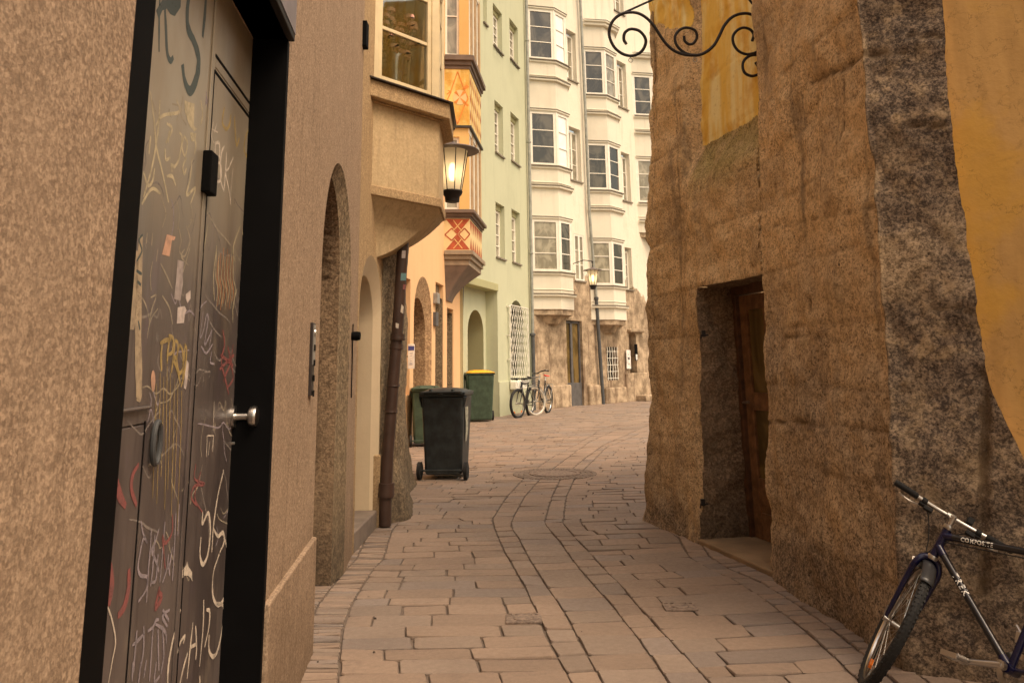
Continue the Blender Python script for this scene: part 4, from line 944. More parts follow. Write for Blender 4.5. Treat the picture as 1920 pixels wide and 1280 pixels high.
z0,z1=Z(497),Z(470); h=z1-z0; m=MB(); slab(oof(-.02),z0,z0+h*.4,m); slab(oof(.03),z0+h*.4,z0+h*.7,m); slab(oof(.08),z0+h*.7,z1,m); m.build('base_cornice','oriel_trim_light',orb,bevel=.008)
m=MB(); slab(oof(.05),Z(240),Z(236),m); m.build('drip_edge','dark_metal',orb)
m=MB(); cn=Vector((OP0.x-.05,(OP0.y+OP3.y)/2)); zc=Z(562); rings=[]
for k in range(11):
    t=k/10; f=1-(1-(1-t)**2)**.5*.93 if t<1 else .07; f=max(.2,(1-t)**1.5*.8+.2)
    rings.append([Vector((cn.x+(p.x-cn.x)*f,OP0.y+.25+(p.y-OP0.y-.25)*(f*.75+.25 if k else 1),Z(497)+(zc-Z(497))*t)) for p in oof(-.03)])
for k in range(10):
    for i in range(3): m.quad(rings[k][i],rings[k][i+1],rings[k+1][i+1],rings[k+1][i])
m.poly([*rings[-1]]); m.build('corbel','oriel_trim',orb,smooth=True)
def zone(y0,y1,nm):
    z0,z1=Z(y0),Z(y1)
    m=MB(); v0.box(m,v0.L-.24,v0.L,z0,z1,-.2,-.005); v0.box(m,0,v0.L-.24,z1-.22,z1,-.18,-.005); m.build('painted_post','yellow_panel',orb)
    window(v0,.0,v0.L-.24,z0,z1-.22,-.09,oh,1,2,fw=.06,glass='glass_curtain')
    m=MB(); L=v1.L; n=3; wd=L/n
    for k in range(n):
        a=wd*k; v1.box(m,a+wd-.24,a+wd,z0,z1,-.2,-.005)
    m.build('stone_mullion','mullion_stone',orb)
    m=MB(); v1.box(m,0,L,z1-.12,z1,-.2,-.012); m.build('lintel','white_wood',orb)
    for k in range(n): window(v1,wd*k+.01,wd*(k+1)-.24,z0,z1-.12,-.07,oh,1,2,fw=.07,glass='glass_curtain')
    m=MB(); v2.box(m,0,v2.L,z0,z1,-.1,-.005); m.build('side_wall','yellow_panel',orb)
zone(393,240,'lower'); zone(104,-60,'upper')
m=MB(); slab(oof(-.02),Z(-60),Z(-60)+3,m); m.build('top_storey','yellow_plaster',orb)
# painted decoration on the panels
def deco(w,name,mat,polys=(),lines=(),off=.004):
    m=MB()
    for p in polys: m.poly([w.P(*w.uv(x,y),off) for x,y in p])
    for l in lines:
        wd=.028
        if isinstance(l,tuple): wd,l=l
        q=[w.uv(x,y) for x,y in l]
        for a,b in zip(q[:-1],q[1:]):
            d=Vector(b)-Vector(a); t=Vector((-d.y,d.x)).normalized()*wd/2; m.poly([w.P(a[0]+t.x,a[1]+t.y,off+.001),w.P(b[0]+t.x,b[1]+t.y,off+.001),w.P(b[0]-t.x,b[1]-t.y,off+.001),w.P(a[0]-t.x,a[1]-t.y,off+.001)])
    return m.build(name,mat,orb,recalc=False)
deco(v0,'painted_diamonds','redpaint',[[(836,411),(881,411),(858.5,438)],[(858.5,440),(836,468),(881,468)]],[[(834,440),(847,428),(858,439),(847,451),(834,440)],[(860,439),(871,428),(881,439),(871,451),(860,439)],[(836,411),(834,413)]],.004)
deco(v0,'painted_scrolls','yellow_panel',(),[(.02,[(850,413),(858,424),(866,433)]),(.02,[(867,413),(858,424),(850,432)]),(.02,[(850,466),(860,455),(866,447)]),(.02,[(867,466),(858,455),(852,448)])],.0065)
deco(v0,'painted_lozenge','orangepaint',(),[[(858,135),(845,172)],[(858,135),(871,170)],[(845,172),(838,177)],[(872,168),(879,162)],[(846,200),(858,233)],[(871,198),(858,233)],[(845,172),(840,170)],[(871,170),(878,186),(870,199)],[(846,172),(839,187),(847,200)],(.05,[(868,168),(876,160)]),(.05,[(867,190),(878,199)])],.004)
deco(v0,'painted_disc','oriel_cream',[[(862+13*math.cos(t),183+14*math.sin(t)) for t in [k*math.pi/12 for k in range(24)]]],(),.007)
deco(v0,'painted_cross','orangepaint',[[(862,183),(851,174),(856,171)],[(862,183),(868,171),(873,175)],[(862,183),(873,191),(869,195)],[(862,183),(856,195),(851,192)]],(),.009)
def sideparts(y0,y1):
    L=v1.L; z0,z1=Z(y0)+.02,Z(y1)-.02; n=6; wd=L/n; h=z1-z0
    A_=MB();B_=MB()
    for k in range(n):
        a=wd*k; c=a+wd/2; zm=(z0+z1)/2
        A_.poly([v1.P(c-wd*.44,z1,.005),v1.P(c+wd*.44,z1,.005),v1.P(c,zm+.04,.005)]); A_.poly([v1.P(c-wd*.44,z0,.005),v1.P(c+wd*.44,z0,.005),v1.P(c,zm-.04,.005)])
    return A_
sideparts(468,411).build('painted_diamonds','redpaint',orb,recalc=False)
m=MB(); L=v1.L
for k in range(7):
    a=.08+k*L/7; z0,z1=Z(232),Z(134); m.poly([v1.P(a,z0,.005),v1.P(a+.16,z0,.005),v1.P(a+.16,z1,.005),v1.P(a,z1,.005)])
m.build('painted_strips','oriel_cream',orb,recalc=False)
m=MB()
for k in range(7):
    a=.16+k*L/7; z0,z1=Z(230),Z(136)
    for j in range(3): zz_=z0+(z1-z0)*j/3; m.poly([v1.P(a,zz_+.1,.009),v1.P(a+.07,zz_+(z1-z0)/6,.009),v1.P(a,zz_+(z1-z0)/3-.05,.009),v1.P(a-.07,zz_+(z1-z0)/6,.009)])
m.build('painted_diamonds','redpaint',orb,recalc=False)
# notice box on the corner
nb=atY(771,668,14.3); t=thing('notice_box','narrow white notice with blue header on orange wall by the bins','notice',nb)
m=MB(); hw=.075; zz0,zz1=atY(771,691,14.3).z,atY(771,645,14.3).z; m.box((nb.x,nb.y,(zz0+zz1)/2),(.115,.03,zz1-zz0)); m.build('board','paper',t,bevel=.004)
m=MB(); m.box((nb.x,nb.y-.017,zz1-.07),(.105,.004,.075)); m.build('header',plain('blue_print',(.05,.06,.22),.6),t)
m=MB(); 
for k,(w_,dz) in enumerate([(.05,.16),(.03,.20),(.02,.29),(.05,.33),(.06,.35)]): m.box((nb.x,nb.y-.017,zz1-dz),(w_,.004,.008))
m.build('print',plain('grey_print',(.25,.25,.33),.6),t)
m=MB(); m.box((nb.x-.12,nb.y+.02,(zz0+zz1)/2),(.2,.02,.02)); m.build('bracket','iron',t)

# ================================================================== GREEN HOUSE
gh=thing('green_house','pale green house with recessed ground floor and two columns of windows','house',(-.4,23.5,0))
G0=Vector((-1.29,20.5)); G1=Vector((.55,26.4)); GW=W(G0,G1,side=(5,20)); 
gs1=GW.uv(934,690)[0]; gz1=GW.uv(938,541)[1]
holes=[rect(.02,gs1,.0,gz1)]; wins=[]
for q in [((924,5),(942,104)),((955,33),(972,128)),((927,187),(944,297)),((957,209),(974,313)),((929,378),(947,488)),((959,391),(976,497)),((905,-70),(913,50)),((925,-160),(943,-60)),((955,-120),(972,-30))]:
    a0,z1=GW.uv(*q[0]); a1,z0=GW.uv(q[1][0],q[1][1]); holes.append(rect(a0,a1,z0,z1)); wins.append((a0,a1,z0,z1))
lw0,lw1=GW.uv(953,690)[0],GW.uv(987,690)[0]; lz1=GW.uv(970,565)[1]; lz0=GW.uv(962,705)[1]
ah=arch(lw0+.2,lw1-.25,lz0,lz1+.02,14,.8); holes.append(ah)
m=MB(); GW.face(m,rect(0,GW.L,-.05,17.5),holes); reveal(GW,m,holes[0],.36)
for h in holes[1:]: reveal(GW,m,h,.24,False)
m.build('wall','green_plaster',gh)
for a0,a1,z0,z1 in wins:
    window(GW,a0+.0,a1-.0,z0+.0,z1-.16,-.19,gh,2,4,fw=.075,glass='glass_curtain',mw=.03)
    s=MB(); GW.box(s,a0-.02,a1+.03,z0-.03,z0+.012,-.2,.06); s.build('window_sill','grey_sill',gh)
    s=MB(); GW.box(s,a0,a1,z1-.16,z1,-.23,-.12); s.build('window_head','green_dark',gh)
for a0,a1,z0,z1 in wins[:2]:
    s=MB(); 
    for d in (.0,.22): s.tube([GW.P(a0+d*1.5,z0-.02,.06),GW.P(a0+d*1.5,z0-.2,.10),GW.P(a0+d*1.5+.25,z0-.2,.10)],.01,5)
    s.build('sill_bracket','iron',gh)
GR=W(GW.P(0,0,-.36).to_2d(),GW.P(GW.L,0,-.36).to_2d(),side=(5,20))
na0,na1,naz=GR.uv(877,690)[0],GR.uv(907,690)[0],GR.uv(893,581)[1]
nh=arch(na0,na1,0,naz,16)
m=MB(); GR.face(m,rect(-1.2,gs1,-.05,gz1+.02),[nh]); m.build('recessed_wall','green_plaster',gh)
m=MB(); reveal(GR,m,nh,.55); m.build('niche_jamb','green_dark',gh,smooth=True)
m=MB(); GR.box(m,na0-.1,na1+.1,0,naz+.1,-.65,-.55); m.build('niche_door','wood_brown',gh)
m=MB(); GW.box(m,.0,gs1+.02,gz1-.10,gz1+.11,-.34,.03); m.build('lintel_beam','green_dark',gh,bevel=.01)
m=MB(); GW.box(m,gs1-.0,GW.L,-.03,.95,-.02,.04); m.build('plinth','green_plaster',gh,bevel=.01)
m=MB(); GW.box(m,lw0-.1,lw1,lz0-.1,lz1+.2,-.26,-.24); m.build('window_pane','glass_dark',gh)
# number sign
zs0,zs1=GR.uv(918,628)[1],GR.uv(918,604)[1]; sa=GR.uv(915,620)[0]; t=thing('house_number_sign','small black box sign with blue and yellow side on green wall','sign',GR.P(sa,zs0,.1))
m=MB(); GR.box(m,sa,sa+.16,zs0,zs1,.0,.16); m.build('box',plain('blackish',(.03,.025,.025),.5),t,bevel=.005)
pl=plain('sign_blue',(.10,.22,.42),.5); 
def facebox(name,mat,u0,u1,z0,z1): 
    m=MB(); GR.box(m,sa-.012,sa-.0,z0,z1,.16*u0,.16*u1); m.build(name,mat,t)
hz=zs1-zs0; facebox('blue_panel','sign_blue',.0,1,zs0+hz*.5,zs1); facebox('yellow_panel','bin_yellow',0,1,zs0-.05,zs0+hz*.5)
def text_mesh(body,size,fn,name,mat,parent,align='CENTER',bold=False,spacing=1.0):
    cu=bpy.data.curves.new('txt','FONT'); cu.body=body; cu.size=size; cu.align_x=align; cu.align_y='CENTER'; cu.space_character=spacing; cu.resolution_u=3
    if bold: cu.offset=size*.03
    ob=bpy.data.objects.new('txt',cu); COL.objects.link(ob); dg=bpy.context.evaluated_depsgraph_get(); dg.update(); me=bpy.data.meshes.new_from_object(ob.evaluated_get(dg)); bpy.data.objects.remove(ob)
    m=MB(); m.v=[fn(v.co.x,v.co.y) for v in me.vertices]; m.f=[tuple(p.vertices) for p in me.polygons]; return m.build(name,mat,parent,recalc=False)
text_mesh('2',.16,lambda x,y: GR.P(sa+.08+x,zs0+hz*.5+y,.164),'number','paper',t)
# lattice grille
t=thing('lattice_grille','white folding lattice grille over the arched ground floor window','grille',GW.P(lw0,lz0,.06))
gz_t=GW.uv(955,573)[1]; gz_b=GW.uv(955,716)[1]; mb=MB(); gw=lw1-lw0; n=8; rows=5; hh=(gz_t-gz_b)
for k in range(n+1):
    for sgn in (1,-1):
        # one lazy-tongs strip, zig-zagging from side to side
        pass
cellw=gw/n; cellh=hh/rows/1.0
for k in range(-rows*1,n+rows):
    for sgn in (1,-1):
        x0=lw0+cellw*k; pts=[]
        xa,xb=x0,x0+sgn*cellw*rows
        # clip the strip to the frame
        def at_(tt): return x0+sgn*cellw*rows*tt
        t0,t1=0.,1.
        for lim,s_ in ((lw0,1),(lw1,-1)):
            f0=(at_(0)-lim)*s_; f1=(at_(1)-lim)*s_
            if f0<0 and f1<0: t0=t1=0; break
            if f0<0: t0=max(t0,f0/(f0-f1))
            if f1<0: t1=min(t1,f0/(f0-f1))
        if t1-t0<.02: continue
        a0,z0,a1,z1=at_(t0),gz_b+hh*t0,at_(t1),gz_b+hh*t1; d=Vector((a1-a0,z1-z0)).normalized(); q=Vector((-d.y,d.x))*.0135; o0=.07 if sgn>0 else .082
        mb.hexa([GW.P(a0+q.x,z0+q.y,o0),GW.P(a1+q.x,z1+q.y,o0),GW.P(a1-q.x,z1-q.y,o0),GW.P(a0-q.x,z0-q.y,o0)],[GW.P(a0+q.x,z0+q.y,o0+.006),GW.P(a1+q.x,z1+q.y,o0+.006),GW.P(a1-q.x,z1-q.y,o0+.006),GW.P(a0-q.x,z0-q.y,o0+.006)])
mb.build('lattice','white_lattice',t,recalc=False)
m=MB()
for a in (lw0-.02,lw1): GW.box(m,a,a+.025,gz_b,gz_t+.02,.06,.095)
GW.box(m,lw0,lw1,gz_t,gz_t+.025,.06,.095); GW.box(m,lw0,lw1,gz_b-.02,gz_b,.06,.095)
for zz_ in (gz_t-.05,gz_t-.9,gz_t-1.6): GW.box(m,lw0-.10,lw0-.02,zz_,zz_+.03,.0,.08)
m.build('frame','white_lattice',t)
m=MB(); GW.box(m,lw0-.06,lw0+gw*.62,gz_b-.22,gz_b+.03,.06,.26); m.build('flower_box','white_wood',t,bevel=.03)
m=MB(); m.tube([atY(x,y,20.7) for x,y in ((868,480),(866,560),(864,640),(862,790))],.05,10); o=m.build('downpipe','dark_metal',gh,smooth=True)
m=MB(); pb=GW.L-.13
m.tube([GW.P(pb,z,.10) for z in (GW.uv(996,628)[1],17)],.055,12); g_p=m.build('downpipe','grey_pipe',gh,smooth=True)
m=MB(); zj=GW.uv(996,628)[1]; m.tube([GW.P(pb,0,.10),GW.P(pb,zj,.10)],.065,12); m.lathe(GW.P(pb,zj-.04,.10),[(.065,0),(.095,.02),(.095,.07),(.065,.1)],seg=14); m.build('iron_pipe','iron_pipe',g_p,smooth=True)
for py in (88,272,477):
    m=MB(); m.lathe(GW.P(pb,GW.uv(990,py)[1],.10),[(.055,0),(.075,.01),(.075,.05),(.055,.06)],seg=12); m.build('pipe_collar','grey_pipe',g_p,smooth=True)

# ================================================================== CREAM HOUSE
ch=thing('cream_house','tall cream house with stacked canted bay windows over a brown stone ground floor','house',(4,30,0))
CWl=W((.55,26.4),(.55+.625*15,26.4+.78*15),side=(5,20)); ZT=18.5
def crect(tl,br): a0,z1=CWl.uv(*tl); a1,z0=CWl.uv(*br); return (a0,a1,z0,z1)
cw=[crect(*q) for q in [((1058,52),(1082,156)),((1066,236),(1091,343)),((1076,438),(1097,528)),((1156,112),(1177,207)),((1164,284),(1184,380)),((1171,463),(1187,544)),((1050,-140),(1076,-40)),((1148,-60),(1170,30))]]
door=crect((1061,600),(1096,766)); door=(door[0],door[1],0,door[3]); gr=crect((1137,650),(1158,712)); nic=crect((1178,622),(1196,716))
holes=[rect(*w) for w in cw]+[rect(*door),rect(*gr),arch(nic[0],nic[1],nic[2],nic[3],12,.7)]
m=MB(); CWl.face(m,rect(0,CWl.L,-.05,ZT),holes)
for h in holes: reveal(CWl,m,h,.3,False)
m.build('wall','cream_facade',ch)
for i,(a0,a1,z0,z1) in enumerate(cw):
    fl=i==2
    window(CWl,a0,a1,z0,z1-(0 if fl else .12),-.04 if fl else -.2,ch,2,3,fw=.07,glass='glass_curtain')
    s=MB(); CWl.box(s,a0-.04,a1+.04,z0-.04,z0+.01,-.22,.06); s.build('window_sill','grey_sill',ch)
# shop door
a0,a1,z0,z1=door; m=MB(); 
for x0,x1,y0,y1 in ((a0,a0+.07,0,z1),(a1-.07,a1,0,z1),(a0,a1,z1-.09,z1),(a0+(a1-a0)*.40,a0+(a1-a0)*.52,.75,z1)): CWl.box(m,x0,x1,y0,y1,-.16,-.10)
dr=m.build('shop_door','grey_panel',ch); m=MB(); CWl.box(m,a0,a1,.75,z1,-.17,-.15); m.build('pane','glass_warm',dr); m=MB(); CWl.box(m,a0,a1,0,.78,-.17,-.08); m.build('kick_panel','grey_panel',dr)
a0,a1,z0,z1=gr; m=MB(); CWl.box(m,a0,a1,z0,z1,-.25,-.2); wg=m.build('window','glass_dark',ch)
m=MB()
for k in range(5): 
    x=a0+(a1-a0)*k/4; m.tube([CWl.P(x+.02*math.sin(j*1.6+k),z0+(z1-z0)*j/10,.03) for j in range(11)],.014,5)
for j in range(5): m.tube([CWl.P(a0-.04,z0+(z1-z0)*(j+.3)/5,.03),CWl.P(a1+.04,z0+(z1-z0)*(j+.3)/5,.03)],.012,5)
m.build('window_grille','white_lattice',wg)
a0,a1,z0,z1=nic; m=MB(); CWl.box(m,a0,a1,z0-.1,z1,-.36,-.3); m.build('niche_back','old_stone',ch)
m=MB(); CWl.box(m,a0-.1,a1+.5,z1-.02,z1+.12,-.0,.16); m.build('niche_hood','old_stone',ch,bevel=.05,seg=3)
# plinth blocks and step
for p,q,x in (((1040,722),(1068,768),.9),((1101,722),(1128,768),0),((1131,727),(1172,768),0)):
    m=MB(); a0,a1,z0,z1=crect(p,q); CWl.box(m,a0-x,a1,-.03,z1,-.02,.12); m.build('plinth_block','old_stone',ch,bevel=.05,seg=3)
m=MB(); a0,_,_,_=crect((1172,700),(1180,768)); CWl.box(m,a0,a0+5,-.03,1.05,-.02,.06); m.build('plinth_block','old_stone',ch,bevel=.05,seg=3)
m=MB(); a0,a1,z0,z1=crect((1190,746),(1216,757)); CWl.box(m,a0,a0+1.6,0,.22,.05,.5); m.build('stone_step','old_stone',ch,bevel=.03)
def bay(s0,s1,s2,s3,out,zs,roof,grp,bright=False,cols=1):
    """zs: list of (sill, head) heights; between them aprons with cornices"""
    P=[CWl.P(s0,0,0).to_2d(),CWl.P(s1,0,out).to_2d(),CWl.P(s2,0,out).to_2d(),CWl.P(s3,0,0).to_2d()]
    ws=[W(a,b,side=(5,18)) for a,b in zip(P[:-1],P[1:])]
    if ws[2].n.dot(CWl.d)<0: ws[2].n=-ws[2].n
    def of(d):
        ns=[ws[0].n,(ws[0].n+ws[1].n).normalized()*1.1,(ws[1].n+ws[2].n).normalized()*1.1,ws[2].n]; return [p+n*d for p,n in zip(P,ns)]
    zlow=zs[0][0]-1.25
    prev=zlow; b=None
    for i,(zs0,zh) in enumerate(zs):
        m=MB(); slab(of(0),prev,zs0,m); prev=zh; o=m.build('bay' if b is None else 'spandrel','cream_trim',b or ch); b=b or o
    m=MB(); slab(of(0),prev,prev+roof[0],m); ztop=prev+roof[0]; m.build('spandrel','cream_trim',b)
    for i,(zs0,zh) in enumerate(zs):
        for d,u0,u1 in ((.05,zs0-.12,zs0-.04),(.025,zs0-.62,zs0-.58),(.09,zs0-.80 if i else zlow+.42,zs0-.72 if i else zlow+.50),(.03,zh+.02,zh+.09)):
            m=MB(); slab(of(d),u0,u1,m); m.build('cornice','cream_trim',b,bevel=.015)
        for d,u0,u1 in ((.09,zs0-.035,zs0-.005),(.115,zs0-.72 if i else zlow+.50,zs0-.695 if i else zlow+.525),(.05,zh+.09,zh+.105)):
            m=MB(); slab(of(d),u0,u1,m); m.build('zinc_cover','grey_sill',b)
    for i,(zs0,zh) in enumerate(zs):
        m=MB()
        for w in ws:
            w.box(m,0,.035,zs0,zh,-.1,0); w.box(m,w.L-.035,w.L,zs0,zh,-.1,0)
        m.build('corner_posts','white_wood',b)
        for j,w in enumerate(ws):
            window(w,.035,w.L-.035,zs0,zh,-.04,ch,1,3,fw=.085,glass=('glass_painted_glare' if (bright and j==1 and i>0) else ('glass_curtain' if (i+j)%3==0 else 'glass_dark')),mw=.03)
    # console under the bay
    m=MB(); R=[]
    c=(P[0]+P[3])/2
    for k,(f,dz) in enumerate(((1.0,0),(.93,-.03),(.93,-.18),(.62,-.18),(.35,-.46))):
        R.append([Vector((c.x+(p.x-c.x)*f,c.y+(p.y-c.y)*f,zlow+dz)) for p in P])
    for k in range(4):
        for i in range(3): m.quad(R[k][i],R[k][i+1],R[k+1][i+1],R[k+1][i])
    m.poly(R[-1]); m.build('console','old_stone',b)
    if roof[1]:
        m=MB(); slab(of(.12),ztop,ztop+.12,m); slab(of(.18),ztop+.12,ztop+.2,m); m.build('eaves','cream_trim',b,bevel=.02)
        m=MB(); q=of(.2); ap=CWl.P((s1+s2)/2,ztop+roof[1],0.05)
        for i in range(3): m.poly([(q[i].x,q[i].y,ztop+.2),(q[i+1].x,q[i+1].y,ztop+.2),ap])
        m.build('roof','zinc',b,recalc=False)
zz1=lambda y:atY(1020,y,26.2).z
zz2=lambda y:atY(1120,y,28.6).z
bay(.12,.92,1.66,2.3,.60,[(zz1(506),zz1(407)),(zz1(304),zz1(202)),(zz1(103),zz1(8)),(zz1(-98),zz1(-190))],(1.,0),1,True)
bay(3.62,4.28,5.12,5.8,.58,[(zz2(531),zz2(446)),(zz2(348),zz2(259)),(zz2(166),zz2(80))],(.98,.55),2)
s3=CWl.uv(1187,400)[0]; zz3=lambda y:atY(1200,y,32).z
bay(s3+.4,s3+1.1,s3+2.0,s3+2.7,.58,[(zz3(378),zz3(296)),(zz3(214),zz3(138))],(.75,.5),3)
# coloured paper squares behind the top pane
m=MB(); bp=W(CWl.P(.12,0,0).to_2d(),CWl.P(.92,0,.60).to_2d(),side=(5,18)); rr=random.Random(3)
for c_,nm in (((.12,.42,.50),'paper_turquoise'),((.62,.52,.30),'paper_yellow'),((.45,.30,.36),'paper_pink')):
    mm=MB()
    for k in range(5):
        x,y=rr.uniform(996,1018),rr.uniform(40,80); a,z=bp.uv(x,y); bp.box(mm,a,a+.14,z,z+.11,-.048,-.045)
    mm.build('window_paper',plain(nm,c_,.7),ch)
for q in (((1088,-60),.12),): pass
m=MB(); pp=[CWl.at(x,y,.14) for x,y in ((1084,-120),(1088,0),(1097,200),(1105,400),(1118,560))]; m.tube(pp,.055,12); cp=m.build('downpipe','grey_pipe',ch,smooth=True)
m=MB(); pp=[CWl.at(x,y,.14) for x,y in ((1118,560),(1124,650),(1132,767))]; m.tube(pp,.065,12); m.lathe(pp[0]-Vector((0,0,.05)),[(.06,0),(.085,.02),(.085,.1),(.06,.12)],seg=12); m.build('iron_pipe','iron_pipe',cp,smooth=True)
# wall signs
def sign(name,label,tl,br,off,mat,extra=None):
    a0,z1=CWl.uv(*tl); a1,z0=CWl.uv(*br); t=thing(name,label,'sign',CWl.P(a0,z0,off)); m=MB(); CWl.box(m,a0,a1,z0,z1,off,off+.03); m.build('board',mat,t)
    return t,a0,a1,z0,z1
t,a0,a1,z0,z1=sign('wall_sign','tall white sign with grey emblem beside the stone niche','','','','') if False else sign('wall_sign','tall white sign with grey emblem beside the stone niche',(1171,656),(1180,691),.05,'paper')
m=MB(); CWl.box(m,a0+.08,a1-.08,z0+(z1-z0)*.48,z0+(z1-z0)*.62,.08,.084); CWl.box(m,a0+.12,a1-.12,z0+(z1-z0)*.22,z0+(z1-z0)*.28,.08,.084); CWl.box(m,a0+.12,a1-.12,z0+(z1-z0)*.74,z0+(z1-z0)*.77,.08,.084); m.build('print','grey_panel',t)
t,a0,a1,z0,z1=sign('wall_sign','narrow black sign with white lower panel right of the stone niche',(1187,645),(1193,676),.05,'black_paint')
m=MB(); CWl.box(m,a0+.03,a1-.03,z0+.03,z0+(z1-z0)*.38,.08,.084); m.build('white_panel','paper',t)

# ================================================================== LANTERNS
def lampglass():
    q=NM('lamp_glass',.4); n=q.n; tr=n.new('ShaderNodeBsdfTransparent'); tr.inputs[0].default_value=(1,.93,.8,1); tl=n.new('ShaderNodeBsdfTranslucent'); tl.inputs[0].default_value=(.95,.92,.82,1); df=n.new('ShaderNodeBsdfDiffuse'); df.inputs[0].default_value=(.8,.77,.7,1)
    a=n.new('ShaderNodeMixShader'); a.inputs[0].default_value=.4; b=n.new('ShaderNodeMixShader'); b.inputs[0].default_value=.78
    q.l.new(tl.outputs[0],a.inputs[1]); q.l.new(df.outputs[0],a.inputs[2]); q.l.new(tr.outputs[0],b.inputs[1]); q.l.new(a.outputs[0],b.inputs[2]); q.l.new(b.outputs[0],n['Material Output'].inputs['Surface']); MAT['lamp_glass']=q.m
lampglass(); plain('bulb',(1,.8,.5),.5,emit=((1,.70,.36),10.)); plain('lamp_roof',(.12,.095,.09),.5)
def lantern(top,k,label,arm,Pw):
    """top: centre of the roof disc"""
    t=thing('street_lantern',label,'lantern',top,'lit lanterns'); T=Vector(top)
    m=MB(); m.lathe(T,[(0,.10*k),(.03*k,.09*k),(.08*k,.055*k),(.31*k,-.005*k),(.325*k,-.02*k),(.31*k,-.022*k),(.0,.0)],seg=40); m.build('roof','lamp_roof',t,smooth=True)
    m=MB(); m.lathe(T,[(.185*k,-.02*k),(.105*k,-.52*k)],seg=32); m.build('glass','lamp_glass',t,smooth=True)
    m=MB()
    for j in range(8):
        a=2*math.pi*j/8+.3; m.tube([T+Vector((.192*k*math.cos(a),.192*k*math.sin(a),-.02*k)),T+Vector((.11*k*math.cos(a),.11*k*math.sin(a),-.53*k))],.006*k,5)
    m.torus(T+Vector((0,0,-.52*k)),.112*k,.01*k,(0,0,1),24,6); m.build('ribs','iron',t)
    m=MB(); m.lathe(T,[(.125*k,-.52*k),(.115*k,-.55*k),(.09*k,-.58*k),(.085*k,-.64*k),(.05*k,-.65*k),(.0,-.65*k)],seg=24); m.lathe(T,[(0,-.50*k),(.105*k,-.5*k),(.12*k,-.53*k)],seg=24); m.build('base','iron',t,smooth=True)
    m=MB(); m.lathe(T,[(0,-.16*k),(.03*k,-.18*k),(.045*k,-.24*k),(.045*k,-.32*k),(.03*k,-.38*k),(0,-.39*k)],seg=16); m.build('bulb','bulb',t,smooth=True)
    m=MB(); m.tube([T+Vector((0,0,.08*k)),T+Vector((0,0,.30*k))],.014*k,8); m.lathe(T+Vector((0,0,.26*k)),[(0,.05*k),(.03*k,.035*k),(.035*k,0),(.02*k,-.02*k),(0,-.02*k)],seg=14); m.build('stem','iron',t)
    m=MB(); m.tube([T+Vector(a) for a in arm],.014*k,8); m.build('arm','iron',t)
    l=bpy.data.lights.new('lantern_light','POINT'); l.energy=Pw; l.color=(1,.66,.32); l.shadow_soft_size=.05*k; lo=bpy.data.objects.new('lantern_light',l); COL.objects.link(lo); lo.parent=t; lo.location=(0,0,-.28*k)
    return t
T1=atY(848,281,9.15); lantern(T1,1.0,'large lit lantern hanging beside the roughcast oriel','',0) if False else None
wx=-1.3-T1.x
lantern(T1,.98,'large lit lantern hanging beside the roughcast oriel',[(0,0,.26),(-.06,-.02,.30),(-.10,0,.25),(wx,0.05,.22)],4.)
T2=atY(1111,506,26.6); qq=CWl.at(1066,489,.0); 
lantern(T2,1.0,'lit lantern on a thin arm before the cream house and its leaning pipe',[(0,0,.30),(-.3,0.0,.33),(qq.x-T2.x,qq.y-T2.y,.36)],7.)

# ================================================================== SCROLLED IRON BRACKET
YB=6.0
t=thing('iron_scroll_bracket','black wrought iron scroll bracket jutting from the yellow plaster','bracket',atY(1440,60,YB)); K4=4.2675
def sc(pts,r=.0125,name='scroll',taper=False):
    P=smooth([atY(1100+x/K4,y/K4,YB) for x,y in pts],7); rsx=[r*(1 if not taper else .45+.55*min(1,i/12)) for i in range(len(P))]
    m=MB(); m.tube(P,rsx,8); m.build(name,'iron',t,smooth=True)
sc([(318,355),(298,320),(303,270),(335,240),(375,235),(425,252),(465,300),(472,350),(440,412),(375,447),(300,438),(232,392),(192,325),(180,255),(203,180),(258,125),(330,102),(410,108),(480,147),(540,212),(590,290),(640,357),(700,407),(770,435),(840,444),(900,441),(960,415),(1020,362),(1060,292),(1100,210),(1150,150),(1210,118),(1280,110),(1330,124),(1375,152),(1420,200),(1450,270)],.0125)
sc([(780,292),(785,330),(820,356),(858,345),(882,300),(870,250),(830,228),(780,225),(735,250),(706,300),(718,360),(760,408),(815,436),(880,443)],.0115)
sc([(1325,330),(1336,280),(1310,240),(1258,224),(1208,242),(1172,290),(1175,350),(1210,405),(1268,434),(1330,430),(1380,405),(1430,350)],.0115)
sc([(1350,500),(1372,530),(1400,545),(1420,500),(1400,455),(1365,442),(1310,448),(1264,480),(1248,530),(1266,585),(1320,610),(1375,595),(1430,560)],.0115)
m=MB(); m.tube([atY(1100+x/K4,y/K4,YB) for x,y in ((250,135),(300,103),(545,-8),(900,-170),(1440,-420))],.009,8); m.build('stay','iron',t)
m=MB(); m.tube([atY(1100+x/K4,y/K4,YB) for x,y in ((1290,-15),(1370,85),(1440,200))],.010,8); m.build('stay','iron',t)
m=MB(); m.tube([atY(1100+x/K4,y/K4,YB) for x,y in ((1445,-440),(1455,640))],.014,8); m.build('wall_bar','iron',t)
for x,y in ((352,484),(868,482)):
    m=MB(); c=atY(1100+x/K4,y/K4,YB); m.torus(c,.0165,.0028,(0,1,.1),20,6); m.tube([c+Vector((0,0,.017)),c+Vector((0,0,.04))],.003,5); m.build('ring','zinc',t)

